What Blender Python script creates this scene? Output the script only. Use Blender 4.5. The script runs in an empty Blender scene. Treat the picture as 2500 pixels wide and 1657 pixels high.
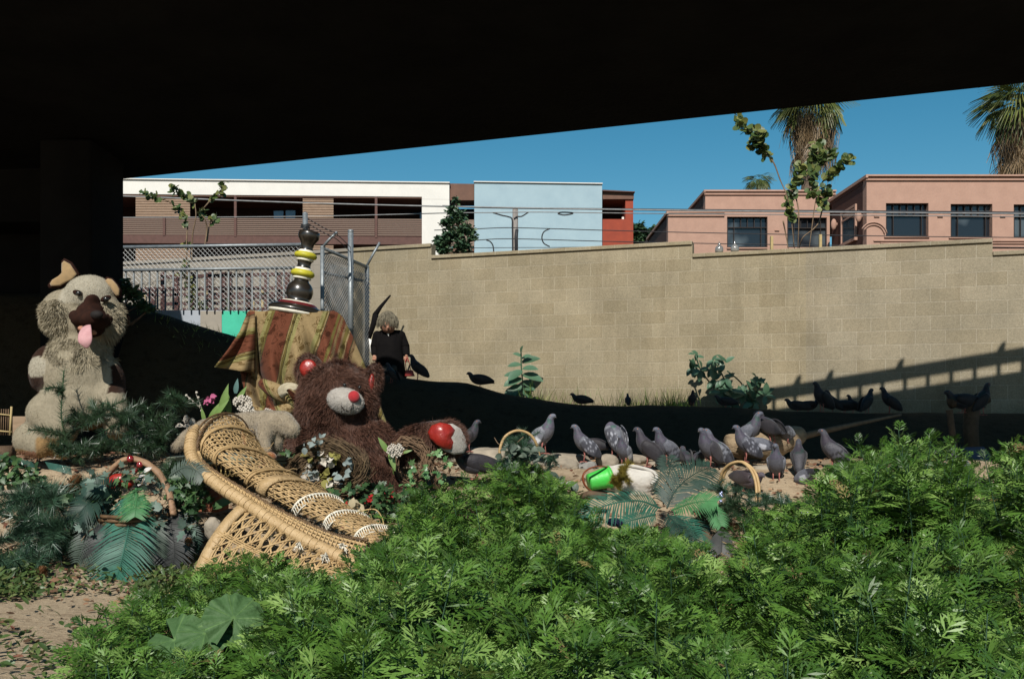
import bpy, bmesh, math, random
import numpy as np
from mathutils import Vector, Matrix, noise
random.seed(7)
RNG = np.random.default_rng(11)
S = bpy.context.scene
COL = S.collection
# ---------------------------------------------------------------- camera
F = 2431.0; HY = 1010.0
cam_d = bpy.data.cameras.new('camera'); cam = bpy.data.objects.new('camera', cam_d); COL.objects.link(cam)
cam_d.lens = 35.0; cam_d.sensor_width = 36.0; cam_d.shift_y = (HY-828.5)/2500
cam_d.clip_start = 0.05; cam_d.clip_end = 3000
cam.rotation_euler = (math.pi/2, 0, 0)
S.camera = cam
# ---------------------------------------------------------------- light
ELEV = math.atan(0.84); AZ = math.radians(9)      # light travels +Y, slightly +X
world = bpy.data.worlds.new('World'); S.world = world; world.use_nodes = True
wn = world.node_tree; bg = wn.nodes['Background']
sky = wn.nodes.new('ShaderNodeTexSky'); sky.sky_type = 'NISHITA'; sky.sun_disc = False
sky.sun_elevation = ELEV; sky.sun_rotation = math.pi + AZ
sky.air_density = 1.0; sky.dust_density = 0.3; sky.ozone_density = 2.0; sky.altitude = 100
hs = wn.nodes.new('ShaderNodeHueSaturation'); hs.inputs['Hue'].default_value = 0.478; hs.inputs['Saturation'].default_value = 1.4
wn.links.new(sky.outputs[0], hs.inputs['Color']); wn.links.new(hs.outputs[0], bg.inputs[0])
bg.inputs[1].default_value = 0.072
sd = bpy.data.lights.new('sun', 'SUN'); sun = bpy.data.objects.new('sun', sd); COL.objects.link(sun)
sd.energy = 5.0; sd.angle = math.radians(0.5); sd.color = (1.0, 0.955, 0.87)
ld = Vector((math.sin(AZ)*math.cos(ELEV), math.cos(AZ)*math.cos(ELEV), -math.sin(ELEV)))
sun.rotation_euler = ld.to_track_quat('-Z', 'Y').to_euler(); sun.location = (0, -20, 12)
S.render.engine = 'CYCLES'
S.view_settings.view_transform = 'Standard'; S.view_settings.look = 'None'
S.view_settings.exposure = 0.15; S.view_settings.gamma = 1.0
S.cycles.max_bounces = 5; S.cycles.diffuse_bounces = 2; S.cycles.transparent_max_bounces = 8
# ---------------------------------------------------------------- helpers
def P(x, y, D): return Vector(((x-1250)/F*D, D, (HY-y)/F*D))
def rr(a, b): return random.uniform(a, b)
def ip(x, tab):
    if x <= tab[0][0]: return tab[0][1]
    for (a, b), (c, d) in zip(tab, tab[1:]):
        if x <= c: return b+(d-b)*(x-a)/(c-a)
    return tab[-1][1]
def cr(pts, n):
    """Catmull-Rom through points, n samples per segment"""
    pts = [Vector(p) for p in pts]; out = []
    q = [pts[0]*2-pts[1]]+pts+[pts[-1]*2-pts[-2]]
    for i in range(1, len(q)-2):
        for k in range(n):
            t = k/n; a, b, c, d = q[i-1], q[i], q[i+1], q[i+2]
            out.append(0.5*((2*b)+(c-a)*t+(2*a-5*b+4*c-d)*t*t+(3*b-a-3*c+d)*t**3))
    out.append(pts[-1]); return out
def tag(o, label=None, cat=None, group=None, kind=None):
    if label: o['label'] = label
    if cat: o['category'] = cat
    if group: o['group'] = group
    if kind: o['kind'] = kind
    return o
def empty(name, loc, label=None, cat=None, group=None):
    o = bpy.data.objects.new(name, None); COL.objects.link(o); o.location = Vector(loc); o.empty_display_size = .1
    return tag(o, label, cat, group)
def link(o, parent):
    COL.objects.link(o)
    if parent:
        o.parent = parent
        if parent.parent is None: o.matrix_parent_inverse = Matrix.Translation(-parent.location)
    return o
class MB:
    def __init__(s): s.v = []; s.f = []
    def add(s, vs, fs):
        n = len(s.v); s.v.extend([tuple(v) for v in vs]); s.f.extend([tuple(i+n for i in f) for f in fs]); return s
    def tube(s, pts, r, n=8, cap=True, flat=1.0, up=None):
        pts = [Vector(p) for p in pts]; m = len(pts)
        if not hasattr(r, '__len__'): r = [r]*m
        base = len(s.v); prev = None
        for i, p in enumerate(pts):
            t = (pts[min(i+1, m-1)]-pts[max(i-1, 0)]); t = t.normalized() if t.length > 1e-9 else Vector((0, 0, 1))
            if prev is None:
                u = Vector(up) if up is not None else (Vector((0, 0, 1)) if abs(t.z) < .9 else Vector((1, 0, 0)))
            else: u = prev
            a = (u-t*u.dot(t)); a = a.normalized() if a.length > 1e-6 else t.orthogonal().normalized()
            prev = a; b = t.cross(a)
            for k in range(n):
                q = 2*math.pi*k/n
                s.v.append(tuple(p+(a*math.cos(q)*flat+b*math.sin(q))*r[i]))
        for i in range(m-1):
            for k in range(n):
                k2 = (k+1) % n
                s.f.append((base+i*n+k, base+i*n+k2, base+(i+1)*n+k2, base+(i+1)*n+k))
        if cap:
            s.f.append(tuple(base+k for k in range(n))[::-1]); s.f.append(tuple(base+(m-1)*n+k for k in range(n)))
        return s
    def ell(s, c, r, rot=None, nu=14, nv=9):
        c = Vector(c); r = (r, r, r) if not hasattr(r, '__len__') else r
        M = rot.to_3x3() if rot is not None else Matrix.Identity(3)
        vs = []; fs = []
        for j in range(nv+1):
            th = math.pi*j/nv
            for i in range(nu):
                ph = 2*math.pi*i/nu
                vs.append(c+M@Vector((r[0]*math.sin(th)*math.cos(ph), r[1]*math.sin(th)*math.sin(ph), r[2]*math.cos(th))))
        for j in range(nv):
            for i in range(nu):
                i2 = (i+1) % nu
                if j == 0: fs.append((i, nu+i, nu+i2))
                elif j == nv-1: fs.append((j*nu+i, (j+1)*nu+i, j*nu+i2))
                else: fs.append((j*nu+i, (j+1)*nu+i, (j+1)*nu+i2, j*nu+i2))
        return s.add(vs, fs)
    def box(s, a, b):
        x0, y0, z0 = [min(p, q) for p, q in zip(a, b)]; x1, y1, z1 = [max(p, q) for p, q in zip(a, b)]
        return s.add([(x0,y0,z0),(x1,y0,z0),(x1,y1,z0),(x0,y1,z0),(x0,y0,z1),(x1,y0,z1),(x1,y1,z1),(x0,y1,z1)],
                     [(0,3,2,1),(4,5,6,7),(0,1,5,4),(1,2,6,5),(2,3,7,6),(3,0,4,7)])
    def prism(s, front, dv):
        """polygon (list of points) extruded by vector dv"""
        front = [Vector(p) for p in front]; n = len(front); dv = Vector(dv)
        fs = [tuple(range(n)), tuple(range(2*n-1, n-1, -1))]+[(i, i+n, (i+1) % n+n, (i+1) % n) for i in range(n)]
        return s.add(front+[p+dv for p in front], fs)
    def rib(s, pts, w, nrm, th=.002):
        """flat strip along pts, width w, lying perpendicular to nrm (vector or list)"""
        pts = [Vector(p) for p in pts]; m = len(pts); base = len(s.v)
        for i, p in enumerate(pts):
            t = (pts[min(i+1, m-1)]-pts[max(i-1, 0)]).normalized()
            n = Vector(nrm[i] if isinstance(nrm, list) else nrm).normalized()
            a = t.cross(n).normalized()
            ww = w[i] if hasattr(w, '__len__') else w
            for q, z in ((-1, -1), (1, -1), (1, 1), (-1, 1)): s.v.append(tuple(p+a*ww*.5*q+n*th*.5*z))
        for i in range(m-1):
            for k in range(4):
                k2 = (k+1) % 4
                s.f.append((base+i*4+k, base+i*4+k2, base+(i+1)*4+k2, base+(i+1)*4+k))
        s.f.append((base+3, base+2, base+1, base)); e = base+(m-1)*4; s.f.append((e, e+1, e+2, e+3))
        return s
    def lathe(s, c, prof, n=28, axis=None):
        """prof [(r, z)...] round vertical axis at c"""
        c = Vector(c); vs = []; fs = []; M = axis.to_3x3() if axis is not None else Matrix.Identity(3)
        for r, z in prof:
            for k in range(n):
                q = 2*math.pi*k/n; vs.append(c+M@Vector((r*math.cos(q), r*math.sin(q), z)))
        for j in range(len(prof)-1):
            for k in range(n):
                k2 = (k+1) % n; fs.append((j*n+k, j*n+k2, (j+1)*n+k2, (j+1)*n+k))
        return s.add(vs, fs)
    def build(s, name, mat, parent=None, smooth=True, label=None, cat=None, group=None, kind=None, recentre=True):
        me = bpy.data.meshes.new(name); o = bpy.data.objects.new(name, me)
        v = s.v
        if parent is None and recentre and v:
            a = np.array(v); b = (a.min(0)+a.max(0))/2; b[2] = a[:, 2].min()
            v = (a-b).tolist(); o.location = b
        me.from_pydata(v, [], s.f); me.update()
        if smooth: me.polygons.foreach_set('use_smooth', [True]*len(me.polygons))
        if mat: me.materials.append(mat)
        link(o, parent); tag(o, label, cat, group, kind)
        return o
def smooth_angle(o, deg=35):
    """sharp edges past an angle"""
    me = o.data; bm = bmesh.new(); bm.from_mesh(me)
    for e in bm.edges:
        if len(e.link_faces) == 2: e.smooth = e.calc_face_angle(0) < math.radians(deg)
    bm.to_mesh(me); bm.free(); return o
def bevel(o, w=.004, seg=2):
    m = o.modifiers.new('bevel', 'BEVEL'); m.width = w; m.segments = seg; m.limit_method = 'ANGLE'; return o
def bake(o):
    dg = bpy.context.evaluated_depsgraph_get(); dg.update()
    me = bpy.data.meshes.new_from_object(o.evaluated_get(dg)); o.modifiers.clear(); o.data = me; return o
def fuse(o, vox, sm=4, fac=.6):
    """one continuous skin from overlapping lumps"""
    r = o.modifiers.new('r', 'REMESH'); r.mode = 'VOXEL'; r.voxel_size = vox; r.use_smooth_shade = True
    k = o.modifiers.new('s', 'SMOOTH'); k.iterations = sm; k.factor = fac
    bake(o); o.data.polygons.foreach_set('use_smooth', [True]*len(o.data.polygons)); return o
def paint(o, fn, world_=True):
    """albedo pattern of the thing: fn(point, normal) -> rgb"""
    me = o.data; off = Vector(o.location) if world_ else Vector((0, 0, 0))
    at = me.color_attributes.new('Col', 'FLOAT_COLOR', 'POINT')
    buf = []
    for v in me.vertices:
        c = fn(v.co+off, v.normal); buf.extend((c[0], c[1], c[2], 1))
    at.data.foreach_set('color', buf); return o
def npmesh(name, V, Fq, mat, parent=None, rnd=None, smooth=False, recentre=True, **kw):
    """mesh from arrays: V (n,3), Fq (m,k)"""
    V = np.asarray(V, dtype=np.float32); Fq = np.asarray(Fq, dtype=np.int32)
    me = bpy.data.meshes.new(name); o = bpy.data.objects.new(name, me)
    if parent is None and recentre:
        b = (V.min(0)+V.max(0))/2; b[2] = V[:, 2].min(); V = V-b; o.location = [float(t) for t in b]
    me.vertices.add(len(V)); me.vertices.foreach_set('co', V.ravel())
    k = Fq.shape[1]; me.loops.add(Fq.size); me.loops.foreach_set('vertex_index', Fq.ravel())
    me.polygons.add(len(Fq)); me.polygons.foreach_set('loop_start', np.arange(0, Fq.size, k, dtype=np.int32))
    if smooth: me.polygons.foreach_set('use_smooth', np.ones(len(Fq), dtype=bool))
    me.update(calc_edges=True); me.validate()
    if rnd is not None and len(me.vertices) == len(rnd):
        at = me.attributes.new('rnd', 'FLOAT', 'POINT'); at.data.foreach_set('value', np.asarray(rnd, dtype=np.float32))
    me.materials.append(mat); link(o, parent); tag(o, **kw); return o
def frames(dirs, ups):
    """rotation matrices whose X column is dirs and Z column is close to ups"""
    x = dirs/np.linalg.norm(dirs, axis=1, keepdims=True)
    z = ups-(ups*x).sum(1, keepdims=True)*x; z /= np.linalg.norm(z, axis=1, keepdims=True)+1e-9
    y = np.cross(z, x); return np.stack([x, y, z], axis=2)
def scatter(T, Tf, R, loc, sc):
    T = np.asarray(T); Tf = np.asarray(Tf); k = len(loc); sc = np.asarray(sc)
    if sc.ndim == 1: sc = sc[:, None]
    W = T[None]*sc[:, None, :] if sc.shape[1] == 3 else T[None]*sc[:, None, :]
    V = np.einsum('kij,knj->kni', R, W)+np.asarray(loc)[:, None, :]
    Fq = Tf[None]+(np.arange(k)*len(T))[:, None, None]
    return V.reshape(-1, 3), Fq.reshape(-1, Tf.shape[1])
def copy_tree(o, parent=None):
    c = o.copy(); COL.objects.link(c)
    if parent: c.parent = parent
    for ch in list(o.children): copy_tree(ch, c)
    return c
# ---------------------------------------------------------------- materials
def nt(name):
    m = bpy.data.materials.new(name); m.use_nodes = True; t = m.node_tree; return m, t, t.nodes['Principled BSDF']
def N(t, k, **kw):
    n = t.nodes.new(k)
    for a, b in kw.items(): setattr(n, a, b)
    return n
def mat(name, c, c2=None, rough=.8, scale=6, bump=.0, bscale=None, metal=0, spec=.3, detail=6, attr=None, objcol=False,
        rndmix=None, trans=0, contrast=(.35, .65), sheen=0, coat=0, coord='Object', stretch=None):
    m, t, b = nt(name); L = t.links
    tc = N(t, 'ShaderNodeTexCoord'); vec = tc.outputs[coord]
    if stretch:
        mp = N(t, 'ShaderNodeMapping'); mp.inputs['Scale'].default_value = stretch; L.new(vec, mp.inputs[0]); vec = mp.outputs[0]
    n = N(t, 'ShaderNodeTexNoise'); n.inputs['Scale'].default_value = scale; n.inputs['Detail'].default_value = detail; n.inputs['Roughness'].default_value = .65
    L.new(vec, n.inputs['Vector'])
    r = N(t, 'ShaderNodeValToRGB'); r.color_ramp.elements[0].position = contrast[0]; r.color_ramp.elements[1].position = contrast[1]
    c2 = c2 or tuple(x*.75 for x in c)
    r.color_ramp.elements[0].color = (*c, 1); r.color_ramp.elements[1].color = (*c2, 1)
    L.new(n.outputs[0], r.inputs[0]); out = r.outputs[0]
    def mul(o, src):
        mx = N(t, 'ShaderNodeMix', data_type='RGBA', blend_type='MULTIPLY'); mx.inputs[0].default_value = 1
        L.new(o, mx.inputs[6]); L.new(src, mx.inputs[7]); return mx.outputs[2]
    if attr:
        a = N(t, 'ShaderNodeAttribute', attribute_name=attr); out = mul(out, a.outputs['Color'])
    if objcol:
        a = N(t, 'ShaderNodeObjectInfo'); out = mul(out, a.outputs['Color'])
    if rndmix:
        a = N(t, 'ShaderNodeAttribute', attribute_name='rnd')
        q = N(t, 'ShaderNodeValToRGB'); L.new(a.outputs['Fac'], q.inputs[0]); els = q.color_ramp.elements
        k = len(rndmix)
        els[0].color = (*rndmix[0], 1); els[1].color = (*rndmix[-1], 1)
        for i in range(1, k-1): e = els.new(i/(k-1)); e.color = (*rndmix[i], 1)
        out = mul(out, q.outputs[0])
    L.new(out, b.inputs['Base Color'])
    b.inputs['Roughness'].default_value = rough; b.inputs['Metallic'].default_value = metal
    b.inputs['Specular IOR Level'].default_value = spec
    if sheen: b.inputs['Sheen Weight'].default_value = sheen
    if coat: b.inputs['Coat Weight'].default_value = coat; b.inputs['Coat Roughness'].default_value = .12
    if bump:
        n2 = N(t, 'ShaderNodeTexNoise'); n2.inputs['Scale'].default_value = bscale or scale*5; n2.inputs['Detail'].default_value = 5
        L.new(vec, n2.inputs['Vector'])
        bp = N(t, 'ShaderNodeBump'); bp.inputs['Strength'].default_value = min(1, bump); bp.inputs['Distance'].default_value = .01
        L.new(n2.outputs[0], bp.inputs['Height']); L.new(bp.outputs[0], b.inputs['Normal'])
    if trans:
        tr = N(t, 'ShaderNodeBsdfTranslucent'); L.new(out, tr.inputs[0])
        ms = N(t, 'ShaderNodeMixShader'); ms.inputs[0].default_value = trans
        L.new(b.outputs[0], ms.inputs[1]); L.new(tr.outputs[0], ms.inputs[2])
        L.new(ms.outputs[0], t.nodes['Material Output'].inputs[0])
    return m
W1 = (1, 1, 1)
# ================================================================ ground
RIDGE = [(-400,700),(0,715),(240,718),(300,735),(350,755),(400,765),(450,785),(500,800),(560,818),(700,860),(860,903),(905,912),(950,917),(1000,925),(1050,930),(1130,932),(1180,946),(1250,965),(1330,978),(1420,988),(1500,990),(1650,990),(1800,994),(1900,1003),(2100,1008),(2600,1010)]
PL = [(-20,-1.2),(2,-.92),(3.3,-.878),(4.8,-.87),(5.3,-.80),(5.8,-.62),(6.2,-.36),(6.6,-.31),(7.6,-.31),(8.6,-.42),(10.2,-.42)]
PR = [(-20,-1.2),(2,-.95),(5.5,-.88),(6.2,-.80),(6.9,-.58),(7.4,-.42),(8.25,-.37),(8.6,-.56),(10.2,-.62)]
PM = [(-20,-1.2),(2,-.92),(3.3,-.9),(4.8,-.90),(5.5,-.80),(6.3,-.62),(6.9,-.46),(7.4,-.42),(8.25,-.38),(8.6,-.5),(10.2,-.6)]
def sst(t): t = max(0, min(1, t)); return t*t*(3-2*t)
def G(X, D):
    a, b, c = ip(D, PL), ip(D, PM), ip(D, PR)
    w = sst((X+2.4)/1.0)
    z = a+(b-a)*w
    z = z+(c-z)*sst((X+.1)/.8)
    if D > 10.2:
        x = X/max(D, 1)*F+1250
        ridge = (HY-ip(x, RIDGE))/F*12.0
        t = sst((D-10.2)/1.8); z = z+(ridge-z)*t
        if D > 12.0: z = ridge-.06*sst((D-12)/3)
        if D > 17.5: z = z+(-.3-z)*sst((D-17.5)/4)
    z += .018*noise.noise(Vector((X*2.1, D*2.1, 0)))*(1 if D > 1 else 0)
    return z
def build_ground():
    Ds = list(np.linspace(-40, 1.9, 8))+list(np.arange(2, 9, .1))+list(np.arange(9, 17.6, .2))+[18,19,20,22,26,40,80,200,500,1200]
    Xs = [-900,-300,-80,-30,-16,-12,-9]+list(np.arange(-7.5, 7.6, .12))+[9,12,16,30,80,300,900]
    v = []; f = []; nx = len(Xs)
    for d in Ds:
        for x in Xs: v.append((x, d, G(x, d)+(.012*noise.noise(Vector((x*9, d*9, 3))) if 2 < d < 12 else 0)))
    for j in range(len(Ds)-1):
        for i in range(nx-1): f.append((j*nx+i, j*nx+i+1, (j+1)*nx+i+1, (j+1)*nx+i))
    me = bpy.data.meshes.new('ground'); me.from_pydata(v, [], f); me.polygons.foreach_set('use_smooth', [True]*len(f))
    o = bpy.data.objects.new('ground', me); COL.objects.link(o); tag(o, kind='structure')
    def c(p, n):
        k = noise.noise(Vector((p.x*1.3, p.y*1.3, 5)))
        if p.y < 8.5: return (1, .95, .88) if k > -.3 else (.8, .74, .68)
        return (.12, .11, .09)  # overpass shadow put into the soil colour beyond the ledge
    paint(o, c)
    m, t, b = nt('soil'); L = t.links
    tc = N(t, 'ShaderNodeTexCoord')
    n1 = N(t, 'ShaderNodeTexNoise'); n1.inputs['Scale'].default_value = 9; n1.inputs['Detail'].default_value = 8; n1.inputs['Roughness'].default_value = .75
    n2 = N(t, 'ShaderNodeTexVoronoi'); n2.inputs['Scale'].default_value = 42; n2.feature = 'F1'
    mp = N(t, 'ShaderNodeMapping'); mp.inputs['Scale'].default_value = (1, 1.9, 1); mp.inputs['Rotation'].default_value = (0, 0, .6)
    L.new(tc.outputs['Object'], n1.inputs[0]); L.new(tc.outputs['Object'], mp.inputs[0]); L.new(mp.outputs[0], n2.inputs[0])
    r1 = N(t, 'ShaderNodeValToRGB'); e = r1.color_ramp.elements
    e[0].position = .28; e[0].color = (.17,.125,.085, 1); e[1].position = .5; e[1].color = (.39,.32,.235, 1)
    L.new(n1.outputs[0], r1.inputs[0])
    r2 = N(t, 'ShaderNodeValToRGB'); e = r2.color_ramp.elements
    e[0].position = .0; e[0].color = (.62, .55, .48, 1); e[1].position = .35; e[1].color = (1, 1, 1, 1)
    L.new(n2.outputs['Distance'], r2.inputs[0])
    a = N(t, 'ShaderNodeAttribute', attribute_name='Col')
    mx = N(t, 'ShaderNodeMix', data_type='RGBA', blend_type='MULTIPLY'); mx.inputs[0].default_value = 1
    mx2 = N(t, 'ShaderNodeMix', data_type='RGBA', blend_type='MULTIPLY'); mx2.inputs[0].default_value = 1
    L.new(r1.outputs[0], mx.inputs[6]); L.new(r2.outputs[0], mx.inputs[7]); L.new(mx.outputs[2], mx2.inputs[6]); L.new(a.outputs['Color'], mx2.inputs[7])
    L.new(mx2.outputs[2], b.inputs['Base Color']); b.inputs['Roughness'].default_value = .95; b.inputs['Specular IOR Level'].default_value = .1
    bp = N(t, 'ShaderNodeBump'); bp.inputs['Strength'].default_value = .9; bp.inputs['Distance'].default_value = .03
    L.new(n1.outputs[0], bp.inputs['Height']); L.new(bp.outputs[0], b.inputs['Normal'])
    me.materials.append(m)
build_ground()
# ================================================================ overpass
def fe(X): return (10.96-.2014*X, 3.04+.0506*X)          # far edge depth, soffit height
KT = [(-10,7.4),(-2.2,7.45),(-.8,7.1),(1.5,6.75),(9.3,5.4)]
def ne(X):
    h = 3.6+.0506*X; return ((ip(X, KT)-h)/.84, h)
M_deck = mat('shade_black_concrete', (.012,.012,.0125), (.007,.007,.0075), rough=.95, scale=1.2, bump=.4, bscale=20, spec=.05)  # near-black base: the shade under the deck is put into the colour
ov = empty('overpass', (0, 6, 2.4), 'dark concrete road overpass spanning overhead with its round railing and pier', 'bridge')
def build_deck():
    b = MB(); st = [-14,-10,-7,-5,-3.9,-3.3,-3,-2.7,-2.2,-1.5,-.5,0,1,2,3,5,7,10]; v = []; f = []
    for X in st:
        d0, z0 = ne(X); d1, z1 = fe(X)
        v += [(X,d0,z0),(X,d1,z1),(X,d1,z1+1.0),(X,d1-.25,z1+1.0),(X,d1-.25,z1+.8),(X,d0,z0+.7)]
    n = 6
    for i in range(len(st)-1):
        for k in range(n):
            k2 = (k+1) % n; f.append((i*n+k, (i+1)*n+k, (i+1)*n+k2, i*n+k2))
    f.append(tuple(range(n))); f.append(tuple(range((len(st)-1)*n, len(st)*n))[::-1])
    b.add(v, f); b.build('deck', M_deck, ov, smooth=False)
    r = MB(); g = MB()
    X = -13.0
    while X < 10:
        d, z = fe(X); c = (X, d-.12, z)
        big = abs(((X+.28) % 3.0)-0) < .12
        w = .10 if big else .022
        g.box((X-w, d-.17, z+1.0), (X+w, d-.07, z+1.27)); X += .3
    for sx in (2.9, 3.5, 3.95, 4.9, 6.2):  # unseen stubs added in place of perched pigeons, for their shadow knobs
        d, z = fe(sx); g.tube([(sx, d-.12, z+1.3), (sx+.02, d-.12, z+1.4), (sx+.05, d-.12, z+1.48), (sx+.08, d-.12, z+1.53)], [.05,.055,.04,.02])
    r.tube([(X_, fe(X_)[0]-.12, fe(X_)[1]+1.33) for X_ in np.linspace(-13, 10, 24)], .08, n=10)
    r.build('handrail', M_deck, ov); g.build('balusters_and_bird_stubs', M_deck, ov, smooth=False)
    p = MB(); a = P(95, 1000, 10.5); c = P(303, 1000, 11.4)
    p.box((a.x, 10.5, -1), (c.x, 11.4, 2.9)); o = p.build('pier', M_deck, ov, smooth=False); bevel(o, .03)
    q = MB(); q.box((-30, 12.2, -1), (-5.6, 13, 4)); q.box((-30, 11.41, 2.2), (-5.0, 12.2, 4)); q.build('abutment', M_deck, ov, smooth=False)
build_deck()
# ================================================================ block wall
def wd(u): return 16.5/(1+.34*u)                    # depth of the wall along view slope u
def build_wall():
    A = Vector((-9.5, 16.5+.34*9.5, 0)); B = Vector((12, 16.5-.34*12, 0)); tdir = (B-A).normalized()
    ang = math.atan2(tdir.y, tdir.x)
    def s_at(x):
        u = (x-1250)/F; D = wd(u); return (Vector((u*D, D, 0))-A).length
    m, t, bs = nt('split_block'); L = t.links
    tc = N(t, 'ShaderNodeTexCoord'); sep = N(t, 'ShaderNodeSeparateXYZ'); cb = N(t, 'ShaderNodeCombineXYZ')
    L.new(tc.outputs['Object'], sep.inputs[0]); L.new(sep.outputs['X'], cb.inputs['X']); L.new(sep.outputs['Z'], cb.inputs['Y'])
    br = N(t, 'ShaderNodeTexBrick'); br.offset = .5; br.squash = 1
    for k, v in (('Scale', 1.0), ('Mortar Size', .0062), ('Mortar Smooth', .2), ('Bias', .1), ('Brick Width', .406), ('Row Height', .203)): br.inputs[k].default_value = v
    br.inputs['Color1'].default_value = (.295,.256,.188,1); br.inputs['Color2'].default_value = (.262,.223,.156,1); br.inputs['Mortar'].default_value = (.36,.315,.24,1)
    L.new(cb.outputs[0], br.inputs['Vector'])
    n = N(t, 'ShaderNodeTexNoise'); n.inputs['Scale'].default_value = 1.3; n.inputs['Detail'].default_value = 8; L.new(tc.outputs['Object'], n.inputs[0])
    n3 = N(t, 'ShaderNodeTexNoise'); n3.inputs['Scale'].default_value = 70; n3.inputs['Detail'].default_value = 4; L.new(tc.outputs['Object'], n3.inputs[0])
    def ramp(src, a, ca, b_, cb_):
        r = N(t, 'ShaderNodeValToRGB'); e = r.color_ramp.elements; e[0].position = a; e[0].color = (*ca, 1); e[1].position = b_; e[1].color = (*cb_, 1); L.new(src, r.inputs[0]); return r.outputs[0]
    def mul(a, b_):
        x = N(t, 'ShaderNodeMix', data_type='RGBA', blend_type='MULTIPLY'); x.inputs[0].default_value = 1; L.new(a, x.inputs[6]); L.new(b_, x.inputs[7]); return x.outputs[2]
    patch = ramp(sep.outputs['X'], .0, W1, .0, W1)
    mr = N(t, 'ShaderNodeMath', operation='GREATER_THAN'); L.new(sep.outputs['X'], mr.inputs[0]); mr.inputs[1].default_value = s_at(1968)
    patch = ramp(mr.outputs[0], .4, (1,1,1), .6, (.96,.98,1.04))
    # grey render at the far left stretch
    ml = N(t, 'ShaderNodeMath', operation='LESS_THAN'); L.new(sep.outputs['X'], ml.inputs[0]); ml.inputs[1].default_value = s_at(862)
    render = ramp(n.outputs[0], .35, (.225,.20,.165), .7, (.28,.25,.21))
    bc = mul(mul(mul(br.outputs['Color'], ramp(n.outputs[0], .3, (.82,.82,.8), .7, (1.12,1.1,1.06))), ramp(n3.outputs[0], .3, (.78,.78,.76), .7, (1.15,1.15,1.15))), patch)
    sm_ = N(t, 'ShaderNodeMapping'); sm_.inputs['Scale'].default_value = (2.2, 1, .22); L.new(tc.outputs['Object'], sm_.inputs[0])
    sn = N(t, 'ShaderNodeTexNoise'); sn.inputs['Scale'].default_value = 1.6; sn.inputs['Detail'].default_value = 6; sn.inputs['Roughness'].default_value = .7; L.new(sm_.outputs[0], sn.inputs[0])
    bc = mul(bc, ramp(sn.outputs[0], .34, (.92,.90,.87), .5, (1.03,1.02,1.0)))
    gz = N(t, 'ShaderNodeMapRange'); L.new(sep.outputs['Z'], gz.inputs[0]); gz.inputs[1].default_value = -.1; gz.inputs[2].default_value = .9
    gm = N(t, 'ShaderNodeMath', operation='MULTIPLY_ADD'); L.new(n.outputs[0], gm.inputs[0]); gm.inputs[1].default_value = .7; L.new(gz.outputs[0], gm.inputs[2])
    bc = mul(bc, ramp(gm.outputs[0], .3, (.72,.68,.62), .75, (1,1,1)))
    mx = N(t, 'ShaderNodeMix', data_type='RGBA'); L.new(ml.outputs[0], mx.inputs[0]); L.new(bc, mx.inputs[6]); L.new(render, mx.inputs[7])
    L.new(mx.outputs[2], bs.inputs['Base Color']); bs.inputs['Roughness'].default_value = .95; bs.inputs['Specular IOR Level'].default_value = .1
    bp = N(t, 'ShaderNodeBump'); bp.inputs['Distance'].default_value = .006; bp.inputs['Strength'].default_value = .7; bp.invert = True
    ad = N(t, 'ShaderNodeMath', operation='MULTIPLY_ADD'); L.new(n3.outputs[0], ad.inputs[0]); ad.inputs[1].default_value = .8; L.new(br.outputs['Fac'], ad.inputs[2])
    L.new(ad.outputs[0], bp.inputs['Height']); L.new(bp.outputs[0], bs.inputs['Normal'])
    b = MB(); cp = MB()
    xs = [0, s_at(1052), s_at(1690), s_at(2424), (B-A).length]; zt = [2.842, 2.639, 2.436, 2.25]
    zt = [z+.0 for z in zt]
    for i in range(4):
        b.box((xs[i] if i == 0 else xs[i]+.0, .02, -1.015), (xs[i+1], .2, zt[i]-.0))
        cp.box((xs[i]+(.004 if i else 0), -.01, zt[i]+.002), (xs[i+1]-.004, .23, zt[i]+.062))
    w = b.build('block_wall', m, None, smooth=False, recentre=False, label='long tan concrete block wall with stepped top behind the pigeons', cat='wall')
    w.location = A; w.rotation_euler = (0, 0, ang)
    c = cp.build('cap_course', m, None, smooth=False, recentre=False); c.parent = w; bevel(c, .008)
build_wall()
# ================================================================ apartment building
def PA(x, y, e=0):
    D = 55*(1+.025*(x-300)/1170)
    p = P(x, y, D); return Vector((p.x, p.y+e, p.z))
def slab(b, x0, y0, x1, y1, e=0, th=.4):
    """flat piece of facade between pixels-at-depth corners, e metres behind the front, th thick"""
    b.prism([PA(x0,y0,e), PA(x1,y0+0,e), PA(x1,y1,e), PA(x0,y1,e)], (0, th, 0))
def slab4(b, pts, e=0, th=.4): b.prism([PA(x, y, e) for x, y in pts], (0, th, 0))
M_white = mat('white_stucco', (.68,.655,.61), (.62,.60,.56), scale=1.5, bump=.15, bscale=30, contrast=(.3,.7))
M_brown = mat('brown_stucco', (.155,.085,.06), (.12,.066,.048), scale=2, bump=.2, bscale=30)
M_blue = mat('pale_blue_stucco', (.315,.42,.47), (.27,.37,.425), scale=1.1, bump=.2, bscale=25, contrast=(.3,.7))
M_red = mat('rust_red_stucco', (.30,.055,.028), (.24,.045,.025), scale=2, bump=.1)
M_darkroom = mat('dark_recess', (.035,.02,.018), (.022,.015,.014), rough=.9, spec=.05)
M_mesh = mat('perforated_panel', (.24,.175,.14), (.20,.145,.115), scale=40, contrast=(.4,.6))
M_slat = mat('louver_slats', (.40,.28,.20), (.34,.23,.16), scale=5)
M_rust = mat('brown_steel', (.115,.06,.05), (.09,.048,.04), scale=5)
M_glassb = mat('blue_glass', (.10,.2,.32), (.06,.13,.22), rough=.12, scale=.7, spec=.6)
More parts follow.
